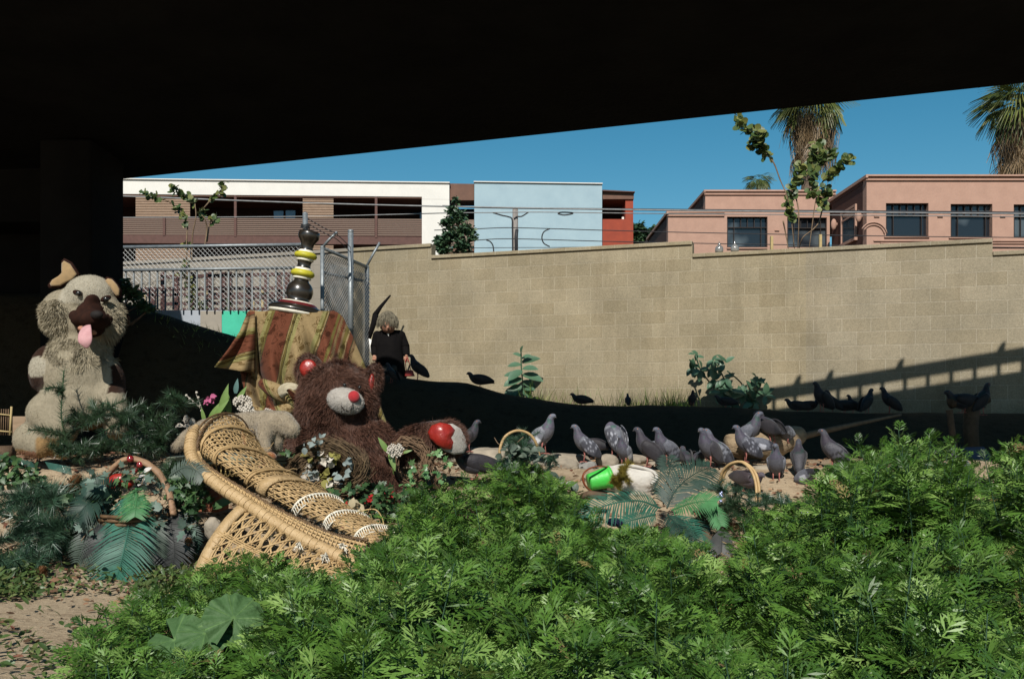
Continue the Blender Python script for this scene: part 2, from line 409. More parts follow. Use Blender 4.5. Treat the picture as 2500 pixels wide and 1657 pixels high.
M_glassd = mat('dark_glass', (.02,.026,.032), (.045,.06,.07), rough=.08, scale=.5, spec=.7)
ap = empty('apartment_building', PA(880, 1000, 6), 'white, pale blue and rust red apartment block with a long shaded balcony', 'building')
b = MB()
slab4(b, [(150,436),(1097,447),(1097,487),(1030,486),(1030,480.5),(150,472)], 0, 2.0)
slab4(b, [(1030,486.4),(1097,487.3),(1097,760),(1030,760)], 0, 2.0)
b.build('white_frame', M_white, ap, smooth=False)
b = MB(); slab4(b, [(150,434),(1098,445),(1098,447.5),(150,436.5)], -.1, 2.2); b.build('roof_trim', M_white, ap, smooth=False)
b = MB(); slab4(b, [(1158.5,447),(1469,452),(1469,760),(1158.5,760)], -.25, 9); b.build('blue_wall', M_blue, ap, smooth=False)
b = MB(); slab4(b, [(1157,445.5),(1470,450),(1470,452.3),(1157,447.6)], -.35, 9.2); b.build('coping', M_white, ap, smooth=False)
b = MB(); slab4(b, [(1098,446),(1157,447),(1157,487),(1098,487)], .2, 1.5); b.build('brown_fascia', M_brown, ap, smooth=False); b = MB(); slab4(b, [(1098,605),(1157,606),(1157,612),(1098,612)], .2, 1.5); b.build('floor_edge', M_brown, ap, smooth=False); b = MB()
slab4(b, [(1471,470),(1547,472),(1547,487),(1471,487)], -.1, 8); b.build('brown_fascia', M_brown, ap, smooth=False)
b = MB(); slab4(b, [(1098,534),(1157,534),(1157,598),(1098,598)], .3, .1); b.build('balcony_panel', M_mesh, ap, smooth=False)
b = MB(); slab4(b, [(1470,466),(1549,470),(1549,472),(1470,469.4)], -.3, 8.4); b.build('roof_edge', M_rust, ap, smooth=False)
b = MB(); slab4(b, [(1471,535),(1546,535),(1546,700),(1471,700)], 0, 8); slab4(b, [(1527,487.3),(1546,487.5),(1546,534.8),(1527,534.8)], 0, 8); b.build('red_wall', M_red, ap, smooth=False)
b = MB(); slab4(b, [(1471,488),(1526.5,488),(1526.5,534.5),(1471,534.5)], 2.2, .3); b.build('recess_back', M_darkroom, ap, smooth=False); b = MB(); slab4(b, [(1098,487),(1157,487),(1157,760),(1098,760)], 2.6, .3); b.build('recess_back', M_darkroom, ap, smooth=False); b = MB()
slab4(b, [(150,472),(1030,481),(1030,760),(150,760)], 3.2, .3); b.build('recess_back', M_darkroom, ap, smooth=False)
b = MB(); slab4(b, [(150,525),(1030,531),(1030,552),(150,552)], 1.7, .2)
b.build('low_red_wall', M_red, ap, smooth=False)
b = MB(); slab4(b, [(150,572),(1030,578),(1030,597),(150,592)], .05, 3.0); b.build('balcony_slab', M_rust, ap, smooth=False)
b = MB(); slab4(b, [(150,473),(1030,481.5),(1030,484),(150,476)], .05, 3.1); b.build('ceiling_edge', M_brown, ap, smooth=False)
for x0, x1 in ((200,396),(401,570),(576,914),(921,1030)):
    b = MB(); slab4(b, [(x0,531+(x0-300)*.004),(x1,531+(x1-300)*.004),(x1,573+(x1-300)*.005),(x0,573+(x0-300)*.005)], .1, .05)
    o = b.build('railing_panel', M_mesh, ap, smooth=False)
    r = MB()
    for k in range(9):
        yy = 533+k*4.8; slab4(r, [(x0,yy+(x0-300)*.0045),(x1,yy+(x1-300)*.0045),(x1,yy+1+(x1-300)*.0045),(x0,yy+1+(x0-300)*.0045)], .06, .03)
    r.build('rail_wire', M_rust, o, smooth=False)
for x0, y0, y1 in ((397,530,575),(571,474,577),(915,477,580)):
    b = MB(); slab(b, x0, y0, x0+6, y1, .02, .14); b.build('balcony_post', M_rust, ap, smooth=False)
for x0, x1, y0, y1 in ((329,462,473,528),(738,813,476,531),(329,462,598,640),(738,813,598,612)):
    b = MB(); k = y0
    while k < y1: slab(b, x0, k, x1, k+2.2, .12, .06); k += 4.0
    b.build('louver_screen', M_slat, ap, smooth=False)
for x0, y0, x1, y1 in ((652,501,676,528),(682,500,706,529),(1019,505,1029,533)):
    b = MB(); slab(b, x0, y0, x1, y1, 1.55, .1); b.build('window', M_glassb, ap, smooth=False)
b = MB(); slab(b, 1520, 527, 1525, 533, .3, .3); b.build('wall_lamp', M_white, ap, smooth=False)
# ================================================================ pink building
M_pink = mat('salmon_stucco', (.40,.245,.185), (.34,.205,.155), scale=3, bump=.5, bscale=14, contrast=(.3,.7))
M_pinkside = mat('shaded_salmon_stucco', (.075,.03,.022), (.055,.024,.018), scale=3, bump=.4, bscale=14)  # darkened stucco: the shade of the side faces is in its colour
M_frame = mat('dark_window_frame', (.03,.022,.02), rough=.5)
M_pane2 = mat('window_interior_view', (.012,.015,.02), (.07,.085,.095), rough=.1, scale=.55, spec=.6, contrast=(.52,.6), detail=2)
pk = empty('pink_building', P(2000, 1000, 40), 'salmon pink stucco building with brown framed windows beyond the wall', 'building')
DF, DB = 32.0, 35.7
def box2(b, x0, y0, x1, y1, D, D2): 
    p, q = P(x0, y0, D), P(x1, y1, D); b.box((p.x, D, q.z), (q.x, D2, p.z))
def wallholes(b, x0, y0, x1, y1, D, holes, th=.35):
    """wall slab with rectangular openings"""
    cx = x0
    for hx0, hy0, hx1, hy1 in sorted(holes):
        box2(b, cx, y0, hx0, y1, D, D+th); box2(b, hx0, y0, hx1, hy0, D, D+th); box2(b, hx0, hy1, hx1, y1, D, D+th); cx = hx1
    box2(b, cx, y0, x1, y1, D, D+th)
H1 = [(2163,496,2267,577),(2321,498,2423,579),(2475,499,2575,580)]
b = MB(); wallholes(b, 2116, 430, 2900, 900, DF, H1); b.build('front_wall', M_pink, pk, smooth=False)
b = MB(); p, q = P(2116, 428, DF), P(2116, 900, DF)
b.box((p.x, DF+.351, q.z), (p.x+.3, 35.5, p.z)); b.build('side_wall', M_pinkside, pk, smooth=False)
b = MB(); box2(b, 2430, 430, 2900, 900, DF+6, DF+6.3)
H2 = [(1775,529,1874,604),(1922,531,2019,604)]
b = MB(); wallholes(b, 1631, 517, 2026, 900, DB, H2); b.build('front_wall', M_pink, pk, smooth=False)
b = MB(); p, q = P(1631, 517, DB), P(1631, 900, DB); b.box((p.x, DB+.351, q.z), (p.x+.3, DB+5, p.z)); b.build('side_wall', M_pinkside, pk, smooth=False)
b = MB(); box2(b, 1722, 466, 2040, 560, 36.9, 37.3); b.build('upper_wall', M_pink, pk, smooth=False)
b = MB(); p, q = P(1722, 464, 36.9), P(1722, 560, 36.9); b.box((p.x, 37.3, q.z), (p.x+.3, 43, p.z)); b.build('side_wall', M_pinkside, pk, smooth=False)
b = MB(); p = P(1722, 466, 36.9); q = P(1631, 517, DB); b.box((q.x, DB+.36, q.z-.15), (P(2026,0,DB).x, 42, q.z)); 
p = P(2116, 428, DF); b.box((p.x-.02, DF+.36, p.z-.2), (p.x+14, 42, p.z)); b.build('roof', M_pinkside, pk, smooth=False)
# shade-coloured return between the two fronts, facing left: depth 32..35.7
b = MB(); p = P(2116, 445, DF)
b = MB()
for x0, y0, x1, D, dd in ((2112,428,2905,DF,.12),(2113,437,2905,DF,.06),(1718,465,2040,36.9,.12),(1719,472,2040,36.9,.06),(1627,517,1768,DB,.12),(1628,524,1768,DB,.06)):
    p, q = P(x0, y0, D), P(x1, y0+4, D); b.box((p.x, D-dd, q.z), (q.x, D-.002, p.z))
for x0, D0, D1, y0, dd in ((2112,DF,36,428,.12),(1718,36.9,43,465,.1),(1627,DB,41,517,.12)):
    p = P(x0, y0, D0); b.box((p.x-.01, D0-dd+.003, p.z-.10), (p.x+.06, D1, p.z-.003))
for y0 in (586, 592, 601): box2(b, 2134 if y0 < 590 else 2150, y0, 2900, y0+2.5, DF-.05, DF-.002)
for x0 in (2135, 2290, 2443): box2(b, x0, 526, x0+13, 529, DF-.05, DF-.002)
box2(b, 1892, 561, 1903, 563, DB-.05, DB-.002)
b.build('cornice', M_pink, pk, smooth=False)
b = MB()
for r in (.36, .44): b.tube([P(2133, 576, DF-.03)+Vector((math.cos(a)*r, 0, math.sin(a)*r)) for a in np.linspace(.2, 2.6, 12)], .02, n=6)
b.build('arch_moulding', M_pink, pk)
def window(x0, y0, x1, y1, D, cols, tr):
    """tr: fraction of height of the transom row"""
    b = MB(); box2(b, x0, y0, x1, y1, D+.2, D+.24); f = MB()
    t = 2.2
    for (a, c, d, e) in ((x0,y0,x0+t,y1),(x1-t,y0,x1,y1),(x0+t,y0,x1-t,y0+t),(x0+t,y1-t,x1-t,y1)): box2(f, a, c, d, e, D+.1, D+.2)
    yt = y0+(y1-y0)*tr; box2(f, x0+t, yt, x1-t, yt+t*.8, D+.11, D+.2)
    for k in range(1, cols):
        xx = x0+(x1-x0)*k/cols
        box2(f, xx, y0+t, xx+1.5, yt if 1 < k < cols-1 else y1-t, D+.12, D+.195)
    fo = f.build('window', M_frame, pk, smooth=False); b.build('pane', M_pane2, fo, smooth=False)
for h in H1: window(*h, DF, 6, .36)
for h in H2: window(*h, DB, 6, .34)
b = MB(); box2(b, 1775, 604.5, 1874, 607, DB-.06, DB); box2(b, 2160, 577.5, 2270, 579.5, DF-.06, DF); box2(b, 2318, 579.5, 2426, 581.5, DF-.06, DF); b.build('sill', M_pink, pk, smooth=False)
# window let into the shade-coloured return wall
Xs_ = P(2116, 0, DF).x
f = MB(); z0, z1 = P(0,588,33.6).z, P(0,508,33.6).z
f.box((Xs_-.06, 32.9, z0), (Xs_-.001, 33.0, z1)); f.box((Xs_-.06, 34.3, z0), (Xs_-.001, 34.4, z1)); f.box((Xs_-.06, 33.0, z1-.08), (Xs_-.001, 34.3, z1)); f.box((Xs_-.10, 32.85, z0-.1), (Xs_-.001, 34.45, z0-.002))
f.box((Xs_-.05, 33.0, z0+(z1-z0)*.68), (Xs_-.001, 34.3, z0+(z1-z0)*.73))
fo = f.build('window', M_pink, pk, smooth=False)
g = MB(); g.box((Xs_-.03, 33.0, z0), (Xs_-.002, 34.3, z1-.08)); g.build('pane', M_glassd, fo, smooth=False)
for D, y in ((32.4, 528), (34.9, 548)):
    b = MB(); b.ell(P(0,y,D).z*Vector((0,0,1))+Vector((Xs_-.12, D, 0)), (.1,.09,.2)); b.box((Xs_-.06, D-.04, P(0,y,D).z-.05), (Xs_-.002, D+.04, P(0,y,D).z+.05)); b.build('wall_lamp', M_pink, pk)
# ================================================================ utility pole and cables
M_wood = mat('weathered_pole', (.26,.24,.22), (.16,.14,.13), scale=4, stretch=(6,6,.6), bump=.5)
M_wire = mat('black_cable', (.03,.03,.033), rough=.6)
M_wirel = mat('grey_cable', (.24,.24,.24), (.17,.17,.17), rough=.5)
M_galv = mat('galvanised_steel', (.26,.285,.30), (.17,.19,.2), rough=.5, metal=.5, scale=25, spec=.5)
up = empty('utility_pole', P(1258, 1000, 30), 'grey utility pole with curved conduits in front of the pale blue wall', 'pole')
b = MB(); a = P(1258, 511, 30); b.tube([(a.x, 30, 0), (a.x, 30, a.z)], .085, n=14); b.build('pole', M_wood, up)
b = MB(); b.tube(cr([P(1252,640,29.9),P(1251,560,29.9),P(1250,535,29.9),P(1240,529,29.9),P(1226,526,29.9),P(1203,519,29.9)], 5), .022, n=6)
b.tube(cr([P(1255,534,29.9),P(1262,529,29.9),P(1274,528,29.9),P(1290,518,29.9)], 5), .02, n=6); b.tube([P(1262,560,29.85),P(1260,580,29.84),P(1261,640,29.84)], .05, n=8)
b.build('conduit', M_wire, up)
def cable(pts, r, m, lab, D=28):
    b = MB(); b.tube(cr([P(x, y, D) for x, y in pts], 6), r, n=5); b.build('overhead_cable', m, None, label=lab, cat='cable', group='overhead cables')
cable([(150,475),(303,479),(700,494),(1080,504),(1700,514.5),(2500,522),(2700,524)], .022, M_wirel, 'pale upper cable crossing in front of the white balcony', 27.8)
cable([(150,530),(303,531),(740,528.5),(1080,520.5),(1205,519),(1330,518),(1620,521.5),(2500,529),(2700,530)], .014, M_wirel, 'second cable from the top, running below the thick one')
cable([(1080,503),(1250,508),(1700,512.5),(2500,519),(2700,521)], .026, M_wire, 'thickest black cable crossing the blue wall', 28.1)
cable([(1060,562),(1158,559),(1230,556),(1300,557),(1467,562),(1700,568),(2140,576),(2500,580),(2700,582)], .013, M_wire, 'thin cable at mid height of the blue wall', 28.3)
cable([(1060,590),(1158,586.5),(1250,583),(1467,589),(1700,594),(2100,600),(2500,604),(2700,606)], .013, M_wire, 'thin cable just under the middle one', 28.5)
cable([(1060,606),(1250,604.5),(1380,604),(1500,601)], .01, M_wire, 'lowest and thinnest cable near the wall top', 28.7)
b = MB(); b.tube(cr([P(1362,522,27.9),P(1370,518.5,27.9),P(1392,519,27.9),P(1398,521.5,27.9),P(1378,525,27.9),P(1362,522,27.9)], 5), .02, n=6); b.build('cable_loop', M_wire, None, label='small black loop hanging on the cable over the blue wall', cat='cable coil')
b = MB(); b.tube(cr([P(1342,558.5,28.3),P(1328,566,28.3),P(1323,580,28.3),P(1328,594,28.3),P(1342,602,28.3)], 5), .018, n=6); b.build('hanging_wire', M_wire, None, label='C shaped black wire hanging before the blue wall, right of the pole', cat='cable')
b = MB(); b.tube(cr([P(1187,586,28.5),P(1197,590,28.5),P(1204,602,28.5),P(1206,630,28.5)], 5), .018, n=6); b.build('hanging_wire', M_wire, None, label='drooping black wire before the blue wall, left of the pole', cat='cable')
# ================================================================ leaf tools
def leaf_tpl(L=1, W=.4, n=4, fold=.12, droop=.2, lobes=None, tipw=.02):
    """leaf along +X, 3 verts a station"""
    v = []; f = []
    for i in range(n+1):
        t = i/n; w = W*.5*(math.sin(math.pi*min(1, t*.92+.08))**.8 if lobes is None else lobes(t))+tipw*.1
        z = -droop*t*t*L
        v += [(t*L, -w, z+fold*w*2), (t*L, 0, z), (t*L, w, z+fold*w*2)]
    for i in range(n):
        a = i*3; f += [(a, a+1, a+4, a+3), (a+1, a+2, a+5, a+4)]
    return np.array(v), np.array(f)
def round_tpl(r=.5, k=8, cup=.15):
    v = [(r*.9, 0, -cup*r)]; 
    for i in range(k):
        a = 2*math.pi*i/k; q = r*(1+.08*math.sin(3*a)); v.append((r*.9+math.cos(a+math.pi)*q, math.sin(a+math.pi)*q, cup*r*.3*math.sin(a*2)))
    f = [(0, i+1, (i+1) % k+1, (i+1) % k+1) for i in range(k)]
    f = [(0, i+1, (i+1) % k+1, (i+2) % k+1) for i in range(0, k, 2)]
    return np.array(v), np.array(f)
def rnd_dirs(k, zlo=-.3, zhi=1.0):
    a = RNG.uniform(0, 2*np.pi, k); z = RNG.uniform(zlo, zhi, k); r = np.sqrt(np.clip(1-z*z, 0.02, 1))
    return np.stack([r*np.cos(a), r*np.sin(a), z], 1)
def leaves_at(name, pts, size, tpl, m, parent, dirs=None, ups=None, zlo=-.5, zhi=.8, **kw):
    k = len(pts); T, Tf = tpl
    dirs = rnd_dirs(k, zlo, zhi) if dirs is None else dirs
    ups = RNG.normal(0, .5, (k, 3))+np.array([0, -.3, 1]) if ups is None else ups
    R = frames(dirs, ups); sc = RNG.uniform(size[0], size[1], k)
    V, Fq = scatter(T, Tf, R, np.asarray(pts), sc); rn = np.repeat(RNG.uniform(0, 1, k), len(T))
    return npmesh(name, V, Fq, m, parent, rnd=rn, **kw)
def leafmat(name, cols, rough=.45, trans=.12, spec=.5, coat=0):
    return mat(name, W1, (.8, .8, .8), rough=rough, scale=8, rndmix=cols, trans=trans, spec=spec, coat=coat, bump=.15, bscale=60)
M_leafd = leafmat('dark_green_leaf', [(.03,.07,.035), (.05,.10,.05), (.08,.14,.06)])
M_vine = leafmat('round_vine_leaf', [(.04,.075,.02), (.08,.12,.03), (.19,.19,.05)])
M_tob = leafmat('grey_green_leaf', [(.045,.105,.055), (.065,.14,.08), (.085,.17,.10)])
M_grass = leafmat('grass_blade', [(.09,.17,.02), (.15,.25,.035), (.24,.24,.06)])
M_bark = mat('brown_bark', (.13,.085,.055), (.07,.045,.03), scale=12, bump=.6)
M_twig = mat('dry_twig', (.2,.14,.085), (.12,.08,.05), scale=20)
# ================================================================ mural curb wall, bar railing, chain link
M_curb = mat('grey_painted_curb', (.33,.36,.41), (.30,.33,.37), scale=4, bump=.2)
M_tanp = mat('taupe_paint', (.30,.27,.225), (.26,.235,.20), scale=5, bump=.2)
M_mint = mat('mint_green_paint', (.06,.46,.31), (.05,.40,.27), scale=5, bump=.2)
cw = empty('painted_wall', P(520, 900, 15.5), 'low wall painted grey, taupe and mint green under the steel bar railing', 'wall')
b = MB(); a, c = P(296, 757, 15.5), P(775, 757, 15.5); b.box((a.x-1, 15.5, .2), (c.x-.1, 15.8, a.z)); b.build('wall_base', M_curb, cw, smooth=False)
for x0, x1, m in ((489,541,M_tanp),(541.5,640,M_mint),(641,757,M_tanp)):
    b = MB(); a, c = P(x0, 758, 15.49), P(x1, 758, 15.49); b.box((a.x, 15.49, .2), (c.x, 15.499, a.z-.004)); b.build('paint_patch', m, cw, smooth=False)
br_ = empty('bar_railing', P(520, 757, 15.4), 'galvanised vertical bar railing on top of the painted low wall', 'railing')
b = MB(); b.tube([P(290,660,15.4), P(745,653.5,15.4)], .022, n=8); b.build('top_rail', M_galv, br_)
x = 307.0; z0 = P(0,757,15.5).z
while x < 735:
    p = P(x, 657, 15.42); b = MB(); b.box((p.x-.011, 15.41, z0), (p.x+.011, 15.435, p.z)); b.build('bar', M_galv, br_, smooth=False); x += 19.3
M_link = mat('chain_link_wire', (.30,.31,.31), (.2,.2,.2), rough=.5, metal=.3, spec=.4)
def links(A, B, z0, z1, s=.075, r=.0036):
    """diagonal woven wires between ground points A, B"""
    A = Vector(A); B = Vector(B); t = (B-A); L = t.length; t.normalize(); H = z1-z0; b = MB(); k = -H
    n = Vector((-t.y, t.x, 0))
    while k < L:
        for sg in (1, -1):
            a0 = max(0, k); a1 = min(L, k+H)
            if a1 > a0:
                h0, h1 = a0-k, a1-k
                if sg < 0: h0, h1 = H-h0, H-h1
                b.tube([A+t*a0+Vector((0,0,z0+h0))+n*.003*sg, A+t*a1+Vector((0,0,z0+h1))+n*.003*sg], r, n=3, cap=False)
        k += s
    return b
cf = empty('chain_link_fence', P(520, 757, 15.6), 'long chain link fence with galvanised top rail behind the bar railing', 'fence')
A, B = P(270, 0, 15.7), P(748, 0, 15.3); 
links((A.x, 15.7, 0), (B.x, 15.3, 0), P(0,757,15.6).z, P(0,601,15.6).z).build('wire_mesh', M_link, cf, smooth=False)
b = MB(); b.tube([P(270,604,15.7), P(748,597,15.3)], .028, n=8); b.build('top_rail', M_galv, cf)
b = MB(); b.tube([(P(745,0,14.2).x,14.2,.6), P(745,521,14.2)], .036, n=12); b.ell(P(745,521,14.2), (.036,.036,.02)); b.build('post', M_galv, cf)
b = MB()
for k in range(5): 
    b.tube([P(745+math.cos(q)*(9+k*.5), 548+k*2.2+math.sin(q*1.7)*2.5, 14.2)+Vector((0, math.sin(q)*.06, 0)) for q in np.linspace(0, 6.3, 14)], .005, n=4)
b.build('wire_tangle', M_wire, cf)
M_link2 = mat('bright_galvanised_wire', (.42,.44,.45), (.25,.26,.27), rough=.45, metal=.3)
gf = empty('fence_return', P(850, 880, 15.0), 'chain link fence stretch running away to the block wall, with slanted arms on its posts', 'fence')
A, B = P(785, 0, 14.4), P(896, 0, 15.75)
links((A.x, 14.4, 0), (B.x, 15.75, 0), .65, P(0,603,14.4).z-.08, s=.06, r=.0055).build('wire_mesh', M_link2, gf, smooth=False)
links((A.x+.06, 14.4, 0), (B.x+.05, 15.75, 0), .65, P(0,640,14.4).z, s=.07, r=.005).build('wire_mesh', M_link2, gf, smooth=False)
b = MB(); b.tube([P(785,604,14.4), P(896,652,15.75)], .026, n=8); b.tube([P(785,665,14.4), P(893,687,15.75)], .02, n=8); b.build('top_rail', M_galv, gf)
for x, y0, D, r in ((787,603,14.4,.03),(856,565,15.05,.042),(896,652,15.75,.035)):
    b = MB(); b.tube([(P(x,0,D).x,D,.6), P(x,y0,D)], r, n=10); b.ell(P(x,y0,D), (r*1.1,r*1.1,r*.8)); b.build('post', M_galv, gf)
for p in (((787,604,14.4),(804,584,14.4),(823,566,14.4)), ((894,652,15.75),(910,622,15.75),(927,592,15.75))):
    b = MB(); b.tube([P(*q) for q in p], .02, n=6); b.build('barbed_wire_arm', M_galv, gf)
b = MB()
for dy in (0, 12): b.tube(cr([P(748,532+dy,14.4), P(790,556+dy,14.4), P(822,572+dy,14.4), P(858,606+dy,15.05)], 6), .006, n=4)
b.build('barbed_wire', M_wire, gf)
# brown timber rack behind the railing
M_tim = mat('brown_timber', (.10,.05,.045), (.07,.035,.03), scale=8)
M_timy = mat('pale_timber', (.42,.34,.18), (.32,.25,.16), scale=8)
tr_ = empty('timber_rack', P(560, 757, 16.6), 'brown timber rack of posts and shelves behind the bar railing', 'rack')
for D, xs in ((16.2,(397,470,512,545,606,680)), (16.9,(350,372,430,505,560,650,700))):
    for x in xs:
        b = MB(); p = P(x, 664 if x > 390 else 700, D); b.box((p.x-.035, D, .9), (p.x+.035, D+.07, p.z)); b.build('post', M_tim, tr_, smooth=False)
for D, x0, x1, ya, yb in ((16.2,390,610,672,667),(16.2,512,720,669,664),(16.15,300,720,702,698),(16.9,340,720,716,712),(16.15,500,720,722,720),(16.9,390,640,738,734),(16.2,440,700,752,750)):
    b = MB(); p, q = P(x0, ya, D), P(x1, yb, D); b.prism([p, q, q-Vector((0,0,.05)), p-Vector((0,0,.05))], (0,.08,0)); b.build('shelf_rail', M_tim, tr_, smooth=False)
for x, y0 in ((352,715),(505,700),(612,716),(618,716),(640,706),(703,715),(712,720)):
    b = MB(); p = P(x, y0, 16.6); b.box((p.x-.02, 16.6, 1.2), (p.x+.02, 16.65, p.z)); b.build('slat', M_timy, tr_, smooth=False)
# ================================================================ vines, tree, palms
RT = round_tpl()
def vine(name, base, strings, stems, D, label, size=(.07,.10), per=9, group=None):
    r = empty(name, base, label, 'climbing plant', group); b = MB()
    for s in stems: 
        pts = cr([P(x, y, D+rr(-.1,.1)) for x, y in s], 5); b.tube(pts, list(np.linspace(.014, .007, len(pts))), n=5)
    pts = []; 
    for s, w in strings:
        c = cr([P(x, y, D+rr(-.1,.1)) for x, y in s], 5); b.tube(c, .006, n=4)
        for p in c:
            for _ in range(max(2, int(per*w/12*.45))): pts.append(p+Vector((rr(-w, w), rr(-w, w), rr(-w, w)))*(D/F)*.8)
    b.build('stem', M_twig, r)
    k = len(pts)
    dirs = RNG.normal(0, .6, (k, 3))+np.array([0, -.3, -.1]); ups = RNG.normal(0, .45, (k, 3))+np.array([0, -1.1, .6])
    leaves_at('foliage', np.array(pts), size, RT, M_vine, r, dirs=dirs, ups=ups)
vine('climbing_vine', P(450, 620, 15.4), [(((347,468),(365,476),(388,482)),7), (((424,456),(435,470),(452,482),(476,498)),9), (((425,500),(435,515),(448,532),(457,548)),7), (((548,446),(543,462),(530,478),(518,484)),8), (((491,512),(492,525)),9), (((530,530),(520,538)),8), (((455,590),(455,602)),6)],
     [((455,640),(456,575),(457,548),(440,515)), ((468,640),(470,575),(478,530),(476,498)), ((500,600),(505,560),(500,535),(492,525)), ((505,590),(512,545),(522,538)), ((388,482),(420,497),(430,510)), ((518,484),(500,505),(492,514))], 16.0,
     'vine with small round leaves rising above the chain link fence in front of the balcony')
vine('climbing_vine', P(465, 757, 15.0), [(((455,640),(450,660),(458,690)),9), (((462,690),(468,720),(466,752)),9), (((440,672),(470,690),(478,720)),8), (((485,730),(500,745)),7), (((560,735),(555,750)),7)], [((455,640),(465,757)), ((478,720),(490,757))], 15.9,
     'leafy vine tangled low behind the bar railing', size=(.05,.08))
vine('climbing_vine', P(1960, 600, 17), [(((1800,286),(1812,306),(1828,322)),9), (((1840,326),(1845,345),(1838,356)),12), (((1850,320),(1856,345),(1862,365),(1872,376)),11), (((1998,352),(1995,370),(1985,400),(1975,430)),14), (((2032,374),(2015,382),(1995,395)),11), (((2075,388),(2062,392),(2048,408),(2035,425),(2018,430)),8), (((1955,400),(1950,425),(1940,445),(1932,470)),8), (((1932,470),(1925,490),(1928,520),(1932,530)),9), (((1985,430),(1985,480)),11), (((2020,460),(2012,475),(2010,500)),12)],
     [((1872,376),(1890,400),(1905,440),(1920,475),(1930,520),(1940,610)), ((1940,470),(1950,520),(1948,610)), ((2018,430),(2000,460),(1990,500),(1975,610)), ((2010,500),(2000,540),(1985,560),(1960,580),(1950,610)), ((1912,540),(1918,570),(1925,610))], 16.6,
     'tall vine with stacked round leaves climbing over the palm trunk', size=(.09,.125), per=10)
def leafy_tree(name, base, D, boxes, n, size, label, cat='tree', mat_=None, trunk_r=.05):
    """boxes: (cx, cy, rx, ry) crown lumps in px at depth D"""
    r = empty(name, base, label, cat); b = MB(); pts = []; tot = sum(q[2]*q[3] for q in boxes)
    for cx, cy, rx, ry in boxes:
        c = P(cx, cy, D); b.tube(cr([Vector(base), (Vector(base)+c)/2+Vector((rr(-.2,.2), 0, 0)), c], 4), list(np.linspace(trunk_r, trunk_r*.2, 9)), n=6)
        for _ in range(int(n*rx*ry/tot)):
            q = Vector((rr(-1,1), rr(-1,1), rr(-1,1)))
            while q.length > 1: q = Vector((rr(-1,1), rr(-1,1), rr(-1,1)))
            q = q*(.55+.45*random.random())
            pts.append(c+Vector((q.x*rx*D/F, q.y*max(rx, ry)*D/F*.8, q.z*ry*D/F)))
    b.build('trunk', M_bark, r)
    leaves_at('crown', np.array(pts), size, leaf_tpl(W=.55), mat_ or M_leafd, r)
leafy_tree('young_tree', P(1112, 680, 19), 19, [(1113,490,7,12),(1105,515,18,18),(1122,530,20,18),(1095,545,24,18),(1135,560,26,20),(1105,575,30,20),(1080,590,26,20),(1128,600,28,20),(1085,612,22,15),(1152,580,14,14),(1068,600,12,14)], 2300, (.06,.10),
           'small leafy green tree rising above the block wall before the brown facade strip')
leafy_tree('distant_tree', P(1575, 640, 62), 62, [(1560,565,18,22),(1580,575,22,18),(1600,570,16,18),(1558,590,16,15),(1590,590,30,14)], 2600, (.25,.42), 'dark distant tree between the red wall and the pink building', trunk_r=.3)
def fan_tpl(k=18, spread=2.3, dead=False):
    v = []; f = []
    for i in range(k):
        a = (i/(k-1)-.5)*spread; L = 1-.25*abs(a)/1.2; w = .045
        c, s = math.cos(a), math.sin(a); d = -.5 if not dead else -.5; w = .045 if not dead else .03; L *= 1 if not dead else (1+.3*math.sin(i*2.3))
        base = len(v)
        for t, ww in ((.12, .35), (.6, 1), (1, .15)):
            z = d*t*t*L*(.5 if t < .7 else 1); x, y = c*t*L, s*t*L*(1 if not dead else .6)
            v += [(x-s*-w*ww*-1*.5, y-c*w*ww*.5, z), (x+s*-w*ww*-1*.5, y+c*w*ww*.5, z+.01)]
        f += [(base, base+1, base+3, base+2), (base+2, base+3, base+5, base+4)]
    return np.array(v), np.array(f)
M_palm = leafmat('palm_fan_leaf', [(.05,.075,.02), (.10,.13,.03), (.18,.19,.06)])
M_palmd = leafmat('dead_palm_leaf', [(.10,.065,.035), (.22,.15,.08), (.33,.24,.14)], trans=.05)
def palm(c, D, R, trunk, lab, nd=90, nl=46, skirt=1.5, small=False):
    r = empty('palm_tree', (trunk[-1][0], D, trunk[-1][2]), lab, 'palm tree')
    b = MB(); m = len(trunk); b.tube(trunk, list(np.linspace(R*.22, R*.13, m)), n=12); b.build('trunk', M_palmt, r)
    dirs = rnd_dirs(nl, -.75, .95); C = np.array(c)+dirs*R*.28
    T = fan_tpl(); V, Fq = scatter(*T, frames(dirs, RNG.normal(0, .15, (nl, 3))+np.array([0,0,1])), C, RNG.uniform(.6,.85,nl)*R)
    npmesh('crown', V, Fq, M_palm, r, rnd=np.repeat(RNG.uniform(0,1,nl), len(T[0])))
    b = MB()
    for d, q in zip(dirs, C): b.tube([Vector(c), Vector(q)], R*.012, n=4)
    b.build('leaf_stalks', M_palm, r)
    if nd:
        a = RNG.uniform(0, 2*np.pi, nd); z = -RNG.uniform(.05, skirt, nd)*R; rad = R*(.36-.12*(-z/R)/skirt)
        C = np.array(c)+np.stack([np.cos(a)*rad, np.sin(a)*rad, z], 1)
        dd = np.stack([np.cos(a)*.45, np.sin(a)*.45, -np.ones(nd)], 1)+RNG.normal(0,.22,(nd,3)); T = fan_tpl(12, 1.5, True)
        up = np.stack([np.cos(a), np.sin(a), np.full(nd, .2)], 1)
        V, Fq = scatter(*T, frames(dd, up), C, RNG.uniform(.45,.75,nd)*R)
        npmesh('dead_leaf_skirt', V, Fq, M_palmd, r, rnd=np.repeat(RNG.uniform(0,1,nd), len(T[0])))
M_palmt = mat('palm_trunk', (.17,.12,.085), (.08,.055,.04), scale=5, bump=.8, stretch=(2,2,9))
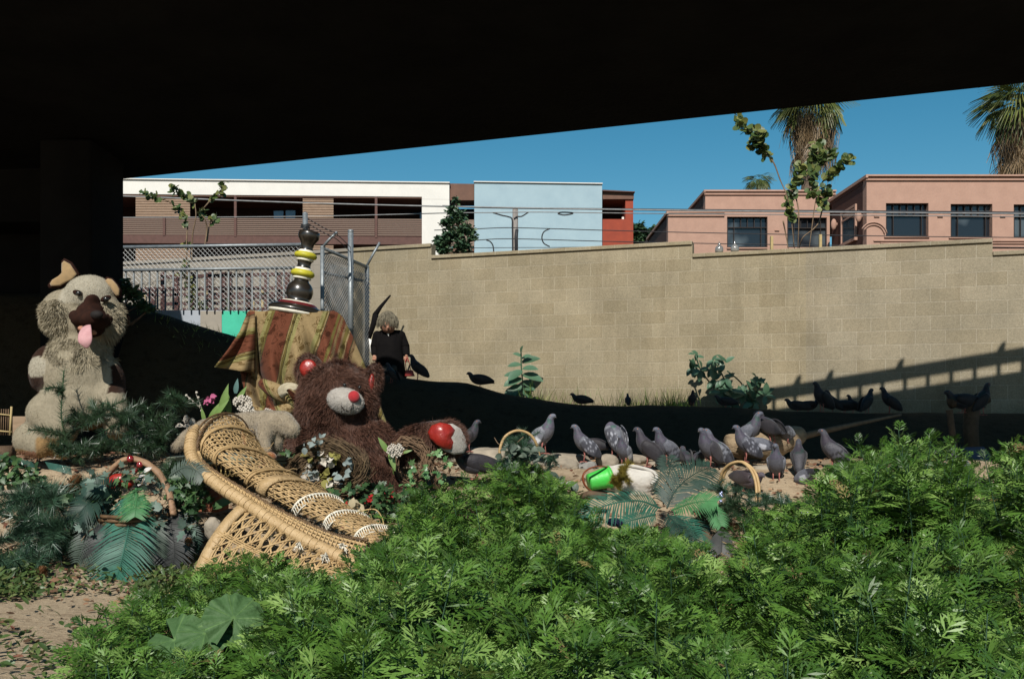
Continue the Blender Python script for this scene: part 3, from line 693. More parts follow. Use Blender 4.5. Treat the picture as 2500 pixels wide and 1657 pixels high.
palm(P(1985, 250, 45), 45, 1.95, [P(1960,900,45), P(1966,600,45), P(1972,470,45), P(1982,300,45)], 'fan palm with tan dead leaf skirt, crown cut off by the overpass, vine on trunk', nd=170, skirt=1.15)
palm(P(2494, 250, 38), 38, 1.85, [P(2512,900,38), P(2512,600,38), P(2506,400,38), P(2498,280,38)], 'dark fan palm at the right edge of the picture with a long hanging skirt', nd=190, skirt=1.4)
palm(P(1852, 440, 75), 75, 1.25, [P(1854,800,75), P(1854,560,75), P(1852,450,75)], 'tiny far palm tree peeking over the pink roof', nd=0, nl=26)
# ================================================================ things on the wall
M_jar = mat('smoky_glass', (.14,.13,.12), (.22,.21,.19), rough=.12, spec=.8, coat=.6)
for x, lab in ((1756,'dark glass jar on the block wall, the one with the broad neck'), (1794,'paler pointed glass jar on the block wall')):
    D = wd((x-1250)/F)+.1; p = P(x, 0, D); z = 2.502
    r = empty('glass_jar', (p.x, D, z), lab, 'jar', 'glass jars on the wall'); k = 1 if x < 1780 else .75
    b = MB(); b.lathe((p.x, D, z), [(.001,0),(.058,.003),(.064,.03),(.062,.075),(.045,.105),(.022*k,.12),(.02*k,.125)], 18); b.build('body', M_jar, r)
    b = MB(); b.lathe((p.x, D, z+.123), [(.022*k,0),(.02*k,.02),(.008,.035),(.006,.06),(.001,.062)], 12); b.build('stopper', M_jar, r)
M_stake = mat('yellowed_wood', (.42,.32,.15), (.33,.25,.12), scale=15)
for x, y, lab in ((1885,576,'short wooden stake behind the wall, left of the palm trunk'), (2004,572,'short wooden stake behind the wall, right of the palm trunk')):
    p = P(x, y, 16.2); b = MB(); b.box((p.x-.022, 16.2, 0), (p.x+.022, 16.25, p.z)); o = b.build('wooden_stake', M_stake, None, smooth=False, label=lab, cat='stake', group='wooden stakes'); bevel(o, .004)
# ================================================================ broad-leaved plants and grass under the wall
def broad_plant(stems, leaves, D, label, ms=M_tob):
    r = empty('leafy_plant', P(stems[0][0][0], stems[0][0][1], D), label, 'plant'); b = MB()
    for s in stems: b.tube(cr([P(x, y, D) for x, y in s], 4), .011, n=6)
    b.build('stem', ms, r)
    pts = []; dirs = []; ups = []; sz = []
    for x, y, ang, L in leaves:
        pts.append(P(x, y, D+rr(-.12,.12))); a = math.radians(ang); dirs.append((math.cos(a), rr(-.7,-.1), math.sin(a)-.1)); ups.append((rr(-.3,.3), -.75, .8)); sz.append(L*D/F)
    T, Tf = leaf_tpl(W=.55, n=5, fold=.15, droop=.18)
    V, Fq = scatter(T, Tf, frames(np.array(dirs), np.array(ups)), np.array(pts), np.array(sz))
    npmesh('leaves', V, Fq, ms, r, rnd=np.repeat(RNG.uniform(0,1,len(sz)), len(T)), smooth=True)
lv = [(1272,862,85,22),(1274,875,30,26),(1274,870,150,24),(1275,885,25,46),(1272,890,175,34),(1274,905,205,46),(1276,915,-5,54),(1274,925,190,48),(1276,930,-20,40),(1272,940,215,52),(1276,945,-10,30),(1270,950,195,40),(1276,955,-35,34),(1268,945,225,58),(1262,960,205,50),(1276,900,10,40),(1270,915,170,40),(1280,950,10,30)]
broad_plant([((1281,985),(1277,940),(1273,900),(1272,855))], lv+[(x-18, y+40, a+10, L*.8) for x, y, a, L in lv[4:12]], 15.9, 'tall grey green leafy plant against the wall, right of the crouching pigeon')
def spray(c, n, R, D): return [(c[0]+rr(-6,6), c[1]+rr(-6,6), rr(0,360), rr(.6,1)*R) for _ in range(n)]
L2 = spray((1700,868),6,26,15)+spray((1692,895),6,32,15)+spray((1712,905),7,30,15)+spray((1745,880),6,26,15)+spray((1768,885),6,28,15)+spray((1740,905),8,30,15)+spray((1745,930),9,34,15)+spray((1770,925),8,34,15)+spray((1785,950),8,34,15)+spray((1760,960),9,36,15)+spray((1845,925),6,28,15)+spray((1850,945),8,30,15)+spray((1830,955),8,32,15)+spray((1870,965),8,30,15)+spray((1810,960),8,30,15)+spray((1785,975),9,34,15)+spray((1840,980),9,34,15)
broad_plant([((1770,1000),(1745,950),(1712,905),(1698,865)), ((1790,1000),(1770,930),(1745,880)), ((1830,1000),(1815,945),(1800,925),(1775,905)), ((1840,1000),(1850,950),(1842,920))], L2, 15.0, 'wide grey green leafy shrub against the wall at the foot of the railing shadow')
def grass(name, pts, h, w, m, lean=.35, **kw):
    k = len(pts); T, Tf = leaf_tpl(W=1, n=3, fold=.0, droop=.35, lobes=lambda t: 1-t*.95)
    d = RNG.normal(0, lean, (k, 3))+np.array([0,0,1]); R = frames(d, RNG.normal(0,1,(k,3))); hh = RNG.uniform(h[0], h[1], k)
    V, Fq = scatter(T, Tf, R, np.array(pts), np.stack([hh, np.full(k, w), hh], 1)); return npmesh(name, V, Fq, m, None, rnd=np.repeat(RNG.uniform(0,1,k), len(T)), **kw)
pts = []
for cx, w, n in ((1405,40,50),(1500,50,60),(1560,40,110),(1625,40,130),(1650,40,90),(1680,30,40),(1330,30,60),(1300,25,80)):
    for _ in range(n): x = cx+random.gauss(0, w*.5); pts.append(P(x, 1010-(HY-ip(x,RIDGE)-1)*1.0, wd((x-1250)/F)-rr(.15,.9)))
pts = [Vector((p.x, p.y, (HY-ip(p.x/p.y*F+1250, RIDGE))/F*12-.08)) for p in pts]
grass('wall_grass', pts, (.15,.46), .012, M_grass, kind='stuff')
pts = []
for _ in range(260):
    x = rr(300, 900); D = rr(11.4, 12.2); p = P(x, 0, D); pts.append(Vector((p.x, D, G(p.x, D)-.01)))
grass('ridge_grass', pts, (.04,.14), .008, M_grass, lean=.6, kind='stuff')
leafy_tree('ridge_bush', (P(318,0,11.2).x, 11.2, 1.0), 11.2, [(308,700,14,22),(322,720,22,22),(345,745,22,14),(365,755,20,10)], 420, (.05,.09), 'dark bush on the shaded mound beside the pier', cat='bush', trunk_r=.02)
# ================================================================ foreground greens
M_mug = leafmat('feathery_green_leaf', [(.012,.036,.005), (.042,.102,.013), (.088,.18,.026), (.22,.33,.09)], rough=.45, trans=.03, spec=.4)
def mug_tpl(seed):
    """deeply cut leaf, unit length"""
    v = []; f = []; R_ = random.Random(seed)
    def lobe(x, y, ang, L, w, z=0):
        tw = R_.uniform(-.28,.22); tz = R_.uniform(-.25,.25)
        c, s = math.cos(ang), math.sin(ang); b = len(v)
        for a, q, zz in ((0,0,0), (.5,-.5,.5*tw-tz*.12), (1,0,tw), (.5,.5,.5*tw+tz*.12)):
            px, py = a*L, q*w; v.append((x+c*px-s*py, y+s*px+c*py, z+zz*L-.25*(x+c*px)**2*.6))
        f.append((b, b+1, b+2, b+3))
    lobe(0,0,0,.6,.045); lobe(.45,0,0,.55,.10)
    for t, L, a in ((.20,.36,.95), (.38,.50,.75), (.56,.46,.6), (.74,.30,.5)):
        for s in (-1, 1):
            lobe(t, 0, s*a, L, .075)
            for tt, ll, aa in ((.45,.45,.75), (.6,.4,-.6)):
                lobe(t+math.cos(a)*L*tt, s*math.sin(a)*L*tt, s*(a+aa), L*ll, .05)
    return np.array(v), np.array(f)
SKY_LINE = [(80,1700),(150,1657),(230,1560),(270,1500),(330,1470),(420,1450),(480,1420),(530,1385),(590,1360),(660,1375),(720,1395),(800,1440),(860,1450),(900,1385),(960,1335),(1000,1270),(1030,1200),(1100,1190),(1180,1168),(1235,1142),(1290,1138),(1340,1165),(1385,1190),(1412,1235),(1430,1300),(1500,1305),(1600,1310),(1680,1345),(1740,1440),(1790,1450),(1830,1370),(1850,1285),(1880,1255),(1930,1240),(1990,1215),(2020,1140),(2060,1115),(2090,1085),(2130,1090),(2180,1070),(2215,1060),(2245,1022),(2275,1070),(2320,1110),(2345,1190),(2390,1220),(2425,1180),(2445,1110),(2480,1085),(2560,1060)]
def build_greens():
    P_ = []; Dr = []; Up = []; Sc = []; Rn = []; SA = []
    stems = MB(); nplant = 0; tries = 0
    while nplant < 1650 and tries < 40000:
        tries += 1
        D = 2.05+4.9*random.random()**.85; X = rr(-.56, .56)*D; x = X/D*F+1250
        zg = G(X, D); yt = ip(x, SKY_LINE)
        zmax = (HY-yt)/F*D
        bush = 2010 < x < 2345 or x > 2425
        if x > 2340 and x < 2425 and D > 5: continue
        lim = zmax-zg
        if lim < .09: continue
        h = min(rr(.20, .36)+.28*noise.noise(Vector((X*2.3, D*2.3, 9))), lim*rr(.9, 1.0))
        if 320 < x < 660 and D < 3.45:
            lim = (HY-(1625-(x-320)*.12))/F*D-zg
            if lim < .08: continue
            h = min(h, lim)
        if bush and 4.3 < D < 5.6: h = min(lim*rr(.45, 1.0), .9)
        if random.random() < .07: h = min(h*1.35, lim)
        if h < .09 or (h < .16 and random.random() < .5): continue
        if x < 620 and h > .2: h = rr(.10,.2)
        nplant += 1
        lean = Vector((rr(-.25,.25), rr(-.3,.15), 1)); root = Vector((X, D, zg))
        top = root+lean*h; sh = rr(0, 1)
        if D < 6.8: stems.tube([root, root+lean*h*.5+Vector((rr(-.01,.01), 0, 0)), top], [.004,.0035,.002], n=3, cap=False)
        nl = int(8+h*24); a0 = rr(0, 6.28)
        for i in range(nl):
            t = .25+.75*(i/nl)**.8; ang = a0+i*2.4
            el = .15+.9*max(0, (t-.7)/.3)+rr(-.2, .2)
            q = root+lean*h*t
            P_.append(q); Dr.append((math.cos(ang)*math.cos(el), math.sin(ang)*math.cos(el), math.sin(el)))
            Up.append((-math.cos(ang)*math.sin(el)*.6+rr(-.6,.6), rr(-.7,.5), .8))
            Sc.append(rr(.11,.175)*(1-.45*max(0,(t-.75)/.25))*(.8 if h < .2 else 1)); Rn.append(min(1, max(0, .25*sh+.75*random.random())))
    n = len(P_); Vs = []; Fs = []; off = 0; order = []
    Fr = frames(np.array(Dr), np.array(Up)); Pa = np.array(P_); Sa = np.array(Sc); Ra = np.array(Rn)
    for s_ in range(4):
        T, Tf = mug_tpl(s_); ix = np.arange(s_, n, 4); V, Fq = scatter(T, Tf, Fr[ix], Pa[ix], Sa[ix]); Vs.append(V); Fs.append(Fq+off); off += len(V); order.append(Ra[ix])
    V = np.concatenate(Vs); Fq = np.concatenate(Fs); Rn = np.concatenate(order)
    o = npmesh('feathery_green_weeds', V, Fq, M_mug, None, rnd=np.repeat(np.array(Rn), len(T)), kind='stuff')
    stems.build('stems', M_tob, o); o.children[0].parent = o; o.children[0].matrix_parent_inverse = Matrix.Translation(-Vector(o.location))
    ix = RNG.choice(n, 420, replace=False); pd = Pa[ix]+RNG.normal(0,.015,(420,3)); T, Tf = mug_tpl(9)
    V, Fq = scatter(T, Tf, frames(RNG.normal(0,1,(420,3)), RNG.normal(0,.4,(420,3))+np.array([0,-.4,1])), pd, RNG.uniform(.06,.11,420))
    npmesh('withered_leaves', V, Fq, leafmat('withered_leaf', [(.22,.20,.05), (.28,.22,.09), (.16,.10,.05)], rough=.7, spec=.15), None, rnd=np.repeat(RNG.uniform(0,1,420), len(T)), kind='stuff')
build_greens()
# low weeds round the dirt path
M_clover = leafmat('small_weed_leaf', [(.04,.07,.02), (.07,.12,.03), (.15,.17,.06)])
pts = []
for _ in range(15000):
    x = rr(-40, 560); D = rr(3.3, 5.9); X = (x-1250)/F*D; z = G(X, D); y = HY-z/D*F
    ok = (1400 < y < 1462 and x < 330 and random.random() < .22) or (y > 1540 and x < 90+(y-1540)*.5 and random.random() < .10) or (y > 1360 and y < 1470 and x < 60+rr(0,60)) or (330 < x < 560 and 1400 < y < 1500) or (random.random() < .008 and y > 1400)
    if ok: pts.append(Vector((X, D, z+rr(.005,.06))))
leaves_at('small_weeds', np.array(pts), (.02,.05), leaf_tpl(W=.4), M_clover, None, zlo=-.1, zhi=.9, kind='stuff')
M_litter = leafmat('dead_leaf_litter', [(.06,.035,.02), (.13,.075,.045), (.28,.17,.10), (.16,.06,.04)], trans=0, rough=.8, spec=.15)
pts = []
for _ in range(15000):
    x = rr(-60, 2300); D = rr(3.4, 8.3); X = (x-1250)/F*D; z = G(X, D); y = HY-z/D*F
    if x > 560 and y > 1330: continue
    if x < 330 and y > 1450 and random.random() > .10: continue
    if x < 260 and 1150 < y < 1240 and random.random() < .0: continue
    if x > 1100 and random.random() > .45: continue
    pts.append(Vector((X, D, z+rr(.003,.02))))
k = len(pts)
leaves_at('leaf_litter', np.array(pts), (.015,.055), leaf_tpl(W=.45, n=3), M_litter, None, dirs=np.concatenate([RNG.normal(0,1,(k,2)), RNG.normal(0,.18,(k,1))], 1), kind='stuff')
# ================================================================ mallow leaves
M_mallow = mat('mallow_leaf', (.07,.135,.05), (.05,.105,.035), attr='Col', scale=30, bump=.5, bscale=60, spec=.2, rough=.6, trans=.15)
def mallow(c, up, R, roll, parent):
    """round pleated leaf with a notch"""
    b = MB(); n = 126; v = [(0,0,0)]; nr = 9; f = []
    M = Vector(up).normalized().to_track_quat('Z', 'Y').to_matrix()@Matrix.Rotation(roll, 3, 'Z')
    for j in range(1, nr+1):
        for i in range(n+1):
            t = i/n; a = .25+t*(2*math.pi-.5); q = j/nr; lob = 1+.05*abs(math.sin(a*3.5))+.02*math.sin(a*21)+.012*math.sin(a*47)
            r = R*q*lob; z = R*(.055*q*math.cos(a*7+.6)*q+.05*q*q*math.sin(a*14)-.22*q*q*.6+.06*math.sin(a*2+roll)*q)
            v.append((r*math.cos(a), r*math.sin(a), z))
    for i in range(n): f.append((0, 1+i, 2+i))
    for j in range(nr-1):
        for i in range(n): a = 1+j*(n+1)+i; f.append((a, a+n+1, a+n+2, a+1))
    b.add([Vector(c)+M@Vector(p) for p in v], f); o = b.build('leaf', M_mallow, parent); inv = M.inverted(); cc = Vector(c)
    def vc(p, n_):
        q = inv@(p-cc); an = math.atan2(q.y, q.x)
        return (1.9,1.7,1.5) if abs(math.sin(an*3.5)) < .07 else ((1.25,1.2,1.1) if abs(math.sin(an*3.5+q.length*9)) < .1 else (1,1,1))
    paint(o, vc, False); return o
r = empty('mallow_plant', P(480, 1657, 3.5), 'mallow with three big round pleated leaves in the feathery weeds', 'plant')
for c, u, R, ro in (((425,1560),(-.25,-.75,.8),.10,2.6), ((500,1545),(.1,-.6,.9),.09,2.0), ((570,1508),(.3,-.85,.7),.095,-1.9)):
    mallow(P(*c, 3.25), u, R, ro, r)
    b = MB(); b.tube(cr([P(*c,3.26), P(c[0], c[1]+40, 3.35), P(490,1680,3.5)], 4), .004, n=5); b.build('stalk', M_mallow, r)
# ================================================================ fronds, boughs, ivy
def frond_mesh(spine, L0, n=46, w=.012, back=.5, droop=.25, up=(0,-.4,1), mesh=None):
    """feather leaf: leaflets each side of a curved midrib"""
    sp = cr(spine, max(3, n//(len(spine)-1))); b = mesh or MB(); m = len(sp); up = Vector(up)
    for i, p in enumerate(sp[1:-1], 1):
        t = (sp[i+1]-sp[i-1]).normalized(); side = t.cross(up).normalized(); nn = side.cross(t).normalized()
        q = i/m; L = L0*(math.sin(math.pi*min(1, .12+.86*q))**.6)
        for s in (-1, 1):
            d = (side*s+t*(back+rr(-.08,.08))+nn*.18).normalized(); l = L*rr(.9, 1.08); e = p+d*l-Vector((0,0,droop*l)); mid = p+d*l*.5-Vector((0,0,droop*l*.18))
            a = t*w*.5
            b.add([p-a*.6, p+a*.6, mid+a, mid-a, e], [(0,1,2,3), (3,2,4)])
    b.tube(sp, list(np.linspace(.006, .002, m)), n=5, cap=False); return b
def fm(name, c, rough=.5, spec=.3): return mat(name, c, tuple(x*.6 for x in c), rough=rough, scale=9, spec=spec, trans=.06)
M_fr_teal = fm('teal_plastic_frond', (.03,.125,.085)); M_fr_dark = fm('dusty_dark_frond', (.02,.05,.036)); M_fr_green = fm('bright_green_frond', (.07,.21,.08)); M_fr_grey = fm('faded_grey_frond', (.045,.047,.046)); M_fr_pale = fm('pale_dusty_frond', (.075,.10,.08))
def bough_mesh(spine, L=.06, dens=9, b=None, w=.0035, ang=.9):
    """needled twig"""
    sp = cr(spine, 7); V = b or MB()
    V.tube(sp, .004, n=5)
    for p, q in zip(sp, sp[1:]):
        t = (q-p); tl = t.normalized(); a = tl.orthogonal().normalized(); c = tl.cross(a)
        for _ in range(dens):
            th = rr(0, 6.283); d = ((a*math.cos(th)+c*math.sin(th))*math.sin(ang)+tl*math.cos(ang)).normalized(); o = p+t*random.random(); l = L*rr(.7,1.1); s = d.cross(Vector((rr(-1,1),rr(-1,1),rr(-1,1)))).normalized()*w*.5
            V.add([o-s, o+s, o+d*l], [(0,1,2)])
    return V
M_needle = mat('dark_pine_needle', (.018,.045,.022), (.035,.065,.028), rough=.38, spec=.6, scale=12)
M_needle2 = mat('blue_green_needle', (.02,.055,.03), (.045,.09,.05), rough=.4, spec=.7, scale=12)
M_gold = mat('gold_tinsel', (.45,.30,.06), (.30,.2,.04), rough=.25, metal=.7, scale=20)
def bough(name, mainpts, D, label, m, L=.07, sub=10, parent=None, spread=(60, 40), dens=9, dj=.25):
    """main branch with side twigs; points in px at depth D"""
    r = parent or empty(name, P(mainpts[0][0], mainpts[0][1], D), label, 'pine bough')
    main = [P(x, y, D+rr(-dj,dj)*.4) for x, y in mainpts]; b = MB(); bough_mesh(main, L, dens, b)
    c = cr(main, 6)
    for i in range(sub):
        p = random.choice(c); e = p+Vector((rr(-1,1)*spread[0], 0, rr(-.7,1)*spread[1]))*(D/F)+Vector((0, rr(-dj,dj), 0))
        bough_mesh([p, (p+e)/2+Vector((0,0,.01)), e], L*.9, dens, b)
    b.build('twigs' if not parent else 'twigs', m, r, smooth=False); return r
IVY = (np.array([(0,0,0),(.25,-.42,.02),(.35,-.2,.0),(.62,-.36,.03),(.66,-.12,0),(1,0,-.06),(.66,.12,0),(.62,.36,.03),(.35,.2,0),(.25,.42,.02),(.4,0,-.05)]), np.array([(0,1,2,10),(2,3,4,10),(4,5,6,10),(6,7,8,10),(8,9,0,10)]))
def ivy(name, lumps, D, n, size, m, label, cat='ivy', parent=None, tpl=None, dj=.12, group=None):
    r = parent or empty(name, P(lumps[0][0], lumps[0][1]+lumps[0][3], D), label, cat, group); pts = []; tot = sum(q[2]*q[3] for q in lumps)
    for cx, cy, rx, ry in lumps:
        for _ in range(max(2, int(n*rx*ry/tot))):
            pts.append(P(cx+rr(-1,1)*rx, cy+rr(-1,1)*ry, D+rr(-dj, dj)))
    b = MB(); 
    for cx, cy, rx, ry in lumps: b = MB(); b.tube(cr([P(cx-rx, cy+ry, D), P(cx, cy, D+.03), P(cx+rx, cy-ry*.5, D)], 4), .003, n=4); b.build('stem', M_twig, r)
    k = len(pts); leaves_at('leaves', np.array(pts), size, tpl or IVY, m, r, dirs=RNG.normal(0,.7,(k,3))+np.array([0,-.3,-.2]), ups=RNG.normal(0,.4,(k,3))+np.array([0,-.9,.7])); return r
M_ivyd = leafmat('glossy_dark_ivy', [(.02,.055,.02), (.04,.09,.03), (.08,.15,.05)], rough=.45, spec=.4)
M_ivyp = leafmat('pale_dusty_ivy', [(.07,.115,.085), (.11,.165,.13), (.16,.22,.18)], rough=.5, trans=.1)
M_ivyg = leafmat('bright_ivy', [(.06,.15,.05), (.10,.22,.08), (.18,.3,.12)], rough=.4)
# right fern cluster by the pigeons
def fern(name, fr, label, loc, cat='artificial fern'):
    r = empty(name, loc, label, cat)
    for pts, D, L, m, n in fr:
        sp = [P(x, y, D+dd) for x, y, dd in pts]; frond_mesh(sp, L, n if m != M_fr_dark else int(n*.85), w=.012, back=.7, mesh=None, up=(0,-.75,.7)).build('frond', m, r)
    return r
fern('artificial_fern', [
    (((1612,1240,0),(1560,1222,-.05),(1500,1228,-.12),(1440,1250,-.15),(1425,1285,-.15)), 5.9, .17, M_fr_teal, 40),
    (((1628,1240,.0),(1650,1195,.05),(1690,1160,.1),(1735,1138,.15)), 5.9, .19, M_fr_dark, 44),
    (((1620,1230,.0),(1622,1190,.08),(1635,1150,.15),(1630,1112,.22)), 6.0, .13, M_fr_dark, 34),
    (((1640,1245,-.02),(1680,1230,-.1),(1720,1222,-.14),(1752,1224,-.18)), 5.8, .12, M_fr_green, 28),
    (((1725,1225,-.1),(1745,1250,-.15),(1762,1285,-.2)), 5.8, .08, M_fr_green, 20),
    (((1640,1260,-.1),(1680,1280,-.2),(1700,1320,-.3),(1708,1370,-.35)), 5.7, .12, M_fr_teal, 30),
    (((1765,1290,-.1),(1763,1320,-.15),(1762,1348,-.18)), 5.6, .11, M_fr_grey, 26),
    (((1630,1255,-.1),(1660,1290,-.2),(1690,1340,-.3),(1730,1420,-.4)), 5.6, .11, M_fr_dark, 36),
    (((1600,1255,-.1),(1560,1265,-.2),(1520,1275,-.25)), 5.75, .10, M_fr_teal, 20)], 'artificial fern with teal, dark and bright green fronds in front of the white bag', P(1625,1330,5.9))
# ================================================================ soft toys
def fur(o, parent, n, L, w, m, flow=(0,0,-1), fl=.6, jit=.5, colfn=None, mask=None, name='fur', clump=0):
    me = o.data; me.calc_loop_triangles(); T = np.empty(len(me.loop_triangles)*3, dtype=np.int32); me.loop_triangles.foreach_get('vertices', T); T = T.reshape(-1, 3)
    V = np.empty(len(me.vertices)*3, dtype=np.float32); me.vertices.foreach_get('co', V); V = V.reshape(-1, 3)
    A, B, C = V[T[:,0]], V[T[:,1]], V[T[:,2]]; nn = np.cross(B-A, C-A); ar = np.linalg.norm(nn, axis=1)+1e-12; nn /= ar[:,None]
    k = RNG.choice(len(T), n, p=ar/ar.sum()); u = RNG.uniform(0,1,(n,2)); s = u.sum(1) > 1; u[s] = 1-u[s]
    p = A[k]+(B[k]-A[k])*u[:,:1]+(C[k]-A[k])*u[:,1:]; N_ = nn[k]
    if mask is not None:
        ok = np.array([mask(Vector(q)) for q in p]); p = p[ok]; N_ = N_[ok]; n = len(p)
    d = N_+np.array(flow)*fl+RNG.normal(0, jit*.5, (n,3))
    if clump:
        cl = np.array([[noise.noise(Vector(q)*clump), noise.noise(Vector(q)*clump+Vector((9,0,0))), noise.noise(Vector(q)*clump+Vector((0,9,0)))] for q in p]); d += cl*1.6
    d /= np.linalg.norm(d, axis=1, keepdims=True); l = L*RNG.uniform(.6, 1.15, n)[:,None]
    side = np.cross(d, RNG.normal(0,1,(n,3))); side /= np.linalg.norm(side, axis=1, keepdims=True); side *= w*.5
    Vv = np.stack([p-side-N_*.002, p+side-N_*.002, p+d*l-np.array([0,0,.15])*l], 1).reshape(-1,3); Fq = np.arange(3*n).reshape(-1,3)
    f = npmesh(name, Vv, Fq, m, parent)
    if colfn:
        at = f.data.color_attributes.new('Col', 'FLOAT_COLOR', 'POINT'); cc = np.ones((3*n,4), dtype=np.float32)
        for i in range(n): cc[3*i:3*i+3, :3] = colfn(Vector(p[i]), Vector(N_[i]))
        at.data.foreach_set('color', cc.ravel())
    return f
def sub(o, parent):
    """make o a sub-part of a part (both in world coordinates)"""
    mp = parent.parent.location if parent.parent else Vector((0,0,0)); o.parent = parent; o.matrix_parent_inverse = Matrix.Identity(4); return o
def E_(b, D, x, y, rx, ry, rd, rot=0, dd=0):
    s = D/F; b.ell(P(x, y, D+dd), (rx*s, rd*s, ry*s), Matrix.Rotation(math.radians(rot), 3, 'Y') if rot else None)
def chain(b, D, pts):
    """tapering limb: (x, y, r_px, depth offset)"""
    q = [(P(x, y, D+dd), r*D/F) for x, y, r, dd in pts]
    for (p0, r0), (p1, r1) in zip(q, q[1:]):
        n = max(2, int((p1-p0).length/(min(r0, r1)*.45)))
        for i in range(n+1): t = i/n; b.ell(p0.lerp(p1, t), r0+(r1-r0)*t, nu=12, nv=8)
def dome(b, outline, D, bulge, thick=.02, dd=None):
    o = [P(x, y, D+(dd[i] if dd else 0)) for i, (x, y) in enumerate(outline)]; c = sum(o, Vector())/len(o); n = len(o); v = []; f = []
    for j, r in enumerate((1, .85, .6, .3)):
        for p in o: q = c+(p-c)*r; q.y -= bulge*(1-r*r); v.append(q)
    v.append(c-Vector((0, bulge, 0))); v += [p+Vector((0, thick, 0)) for p in o]
    for j in range(3):
        for i in range(n): i2 = (i+1) % n; f.append((j*n+i, (j+1)*n+i, (j+1)*n+i2, j*n+i2))
    for i in range(n): i2 = (i+1) % n; f.append((3*n+i, 4*n, 3*n+i2)); f.append((4*n+1+i, i, i2, 4*n+1+i2))
    f.append(tuple(4*n+1+i for i in range(n))); b.add(v, f); return b
M_bfur = mat('brown_shaggy_plush', (.082,.043,.031), (.045,.022,.016), rough=.75, scale=18, sheen=.25, spec=.15)
M_bfur2 = mat('brown_fur_strands', (.13,.062,.042), (.058,.026,.017), rough=.6, scale=25, spec=.3)
M_redv = mat('shiny_red_vinyl', (.31,.022,.014), (.21,.014,.01), rough=.36, spec=.5, scale=14, bump=1, bscale=22, coat=.25)
M_redf = mat('red_felt', (.36,.02,.025), (.28,.015,.02), rough=.9, scale=60, sheen=.3)
M_muz = mat('grey_white_plush', (.42,.385,.35), (.31,.28,.245), rough=.95, scale=16, bump=.6, bscale=160, sheen=.2)
M_black = mat('black_plastic', (.012,.011,.011), rough=.25, spec=.6)
M_thr = mat('dark_thread', (.05,.04,.035))
BD = 6.6
bear = empty('teddy_bear', P(840, 1215, BD), 'large dark brown shaggy teddy bear with red nose slumped against the draped cloth', 'teddy bear')
b = MB()
E_(b,BD,822,968,92,87,78); E_(b,BD,800,1000,78,62,72); E_(b,BD,868,985,50,60,62)
E_(b,BD,828,1085,112,80,85); E_(b,BD,880,1130,75,80,70); E_(b,BD,770,1100,62,60,60); E_(b,BD,905,1075,48,60,60,-20)
chain(b,BD,[(745,1075,42,-.02),(722,1100,30,-.08),(745,1118,24,-.14)])
chain(b,BD,[(900,1120,55,0),(935,1165,38,-.08),(957,1205,24,-.14)])
chain(b,BD,[(905,1110,50,.05),(985,1090,36,.05),(1035,1066,38,.02),(1082,1066,44,0)]); E_(b,BD,1092,1068,47,40,36,25)
body = fuse(b.build('body', M_bfur, bear), .02)
fb = fur(body, body, 72000, .05, .0042, M_bfur2, flow=(.15,-.1,-1), fl=1.0, jit=.7, clump=7); 
for x, y, rx, ry, rd, rot, ix, iy, irx, iry in ((757,905,35,42,20,-12,753,900,22,23),(910,932,20,46,26,10,905,940,9,30)):
    b = MB(); E_(b,BD,x,y,rx,ry,rd,rot); e = b.build('ear', M_bfur, bear); fur(e, e, 2600, .03, .005, M_bfur2, fl=.7, clump=9)
    b = MB(); E_(b,BD,ix,iy,irx,iry,10,rot,dd=-.055); sub(b.build('inner_ear', M_redv, bear), e)
b = MB(); E_(b,BD-.2,843,978,47,32,34,14); mz = b.build('muzzle', M_muz, bear); fur(mz, mz, 5000, .008, .003, M_muz, name='nap')
b = MB(); E_(b,BD-.27,864,968,15,15,12); b.build('nose', M_redf, bear)
b = MB(); sm = []
for x, y in ((832,989),(838,997),(847,1003),(856,999),(860,990),(861,982)):
    t = ((x-845)/44)**2+((y-978)/30)**2; sm.append(P(x, y, BD-.2-34*BD/F*math.sqrt(max(.02, 1-t))-.004))
b.tube(cr(sm, 4), .0028, n=5); b.build('smile', M_thr, bear)
for x, y in ((841,939),(878,945)):
    b = MB(); E_(b,BD,x,y,4.5,4.5,6,0,dd=-.205); b.build('eye', M_black, bear)
b = MB(); dome(b, [(1084,1034),(1104,1034),(1124,1046),(1136,1068),(1140,1090),(1133,1106),(1108,1110),(1084,1100),(1066,1084),(1062,1056)], BD-.1, .035, .06, dd=[-.04,-.02,.02,.05,.05,.03,0,-.03,-.04,-.04]); b.build('foot_sole', M_muz, bear)
b = MB(); dome(b, [(1044,1054),(1054,1038),(1074,1031),(1098,1035),(1111,1049),(1107,1062),(1104,1068),(1110,1081),(1103,1097),(1084,1096),(1066,1086),(1050,1070)], BD-.13, .05, .05, dd=[-.01,-.02,-.03,-.01,.01,0,0,.01,0,-.03,-.03,-.02]); b.build('heart_patch', M_redv, bear)
# ---- shepherd plush
DD = 6.4
def dpx(p): return 1250+p.x/DD*F, HY-p.z/DD*F
GR, TN, BK, LG = (.255,.225,.168), (.25,.16,.075), (.03,.015,.010), (.32,.295,.24)
def dogcol(p, n):
    x, y = dpx(p); w = 6*noise.noise(Vector((x*.05, y*.05, 1)))
    if y < 830:
        if n.y > .25: return BK
        return GR if y > 745 or x < 160 or x > 275 else LG
    if (x-108)**2/30**2+(y-898)**2/26**2 < 1: return LG
    if x+w < 100+max(0, (y-880))*.25 and y < 965: return BK
    if x+w < 76 and y < 1010: return BK
    if 880 < y < 952 and x+w < 128: return BK
    if n.y > .35: return BK
    if y < 880 and 122 > x+w: return BK
    if x > 283+w and 890 < y < 960: return BK
    if x > 128 and 1066 < y and x < 175: return TN
    if y > 1098 and 66 < x < 126: return (.27,.14,.085)
    return GR if n.z > -.5 else TN
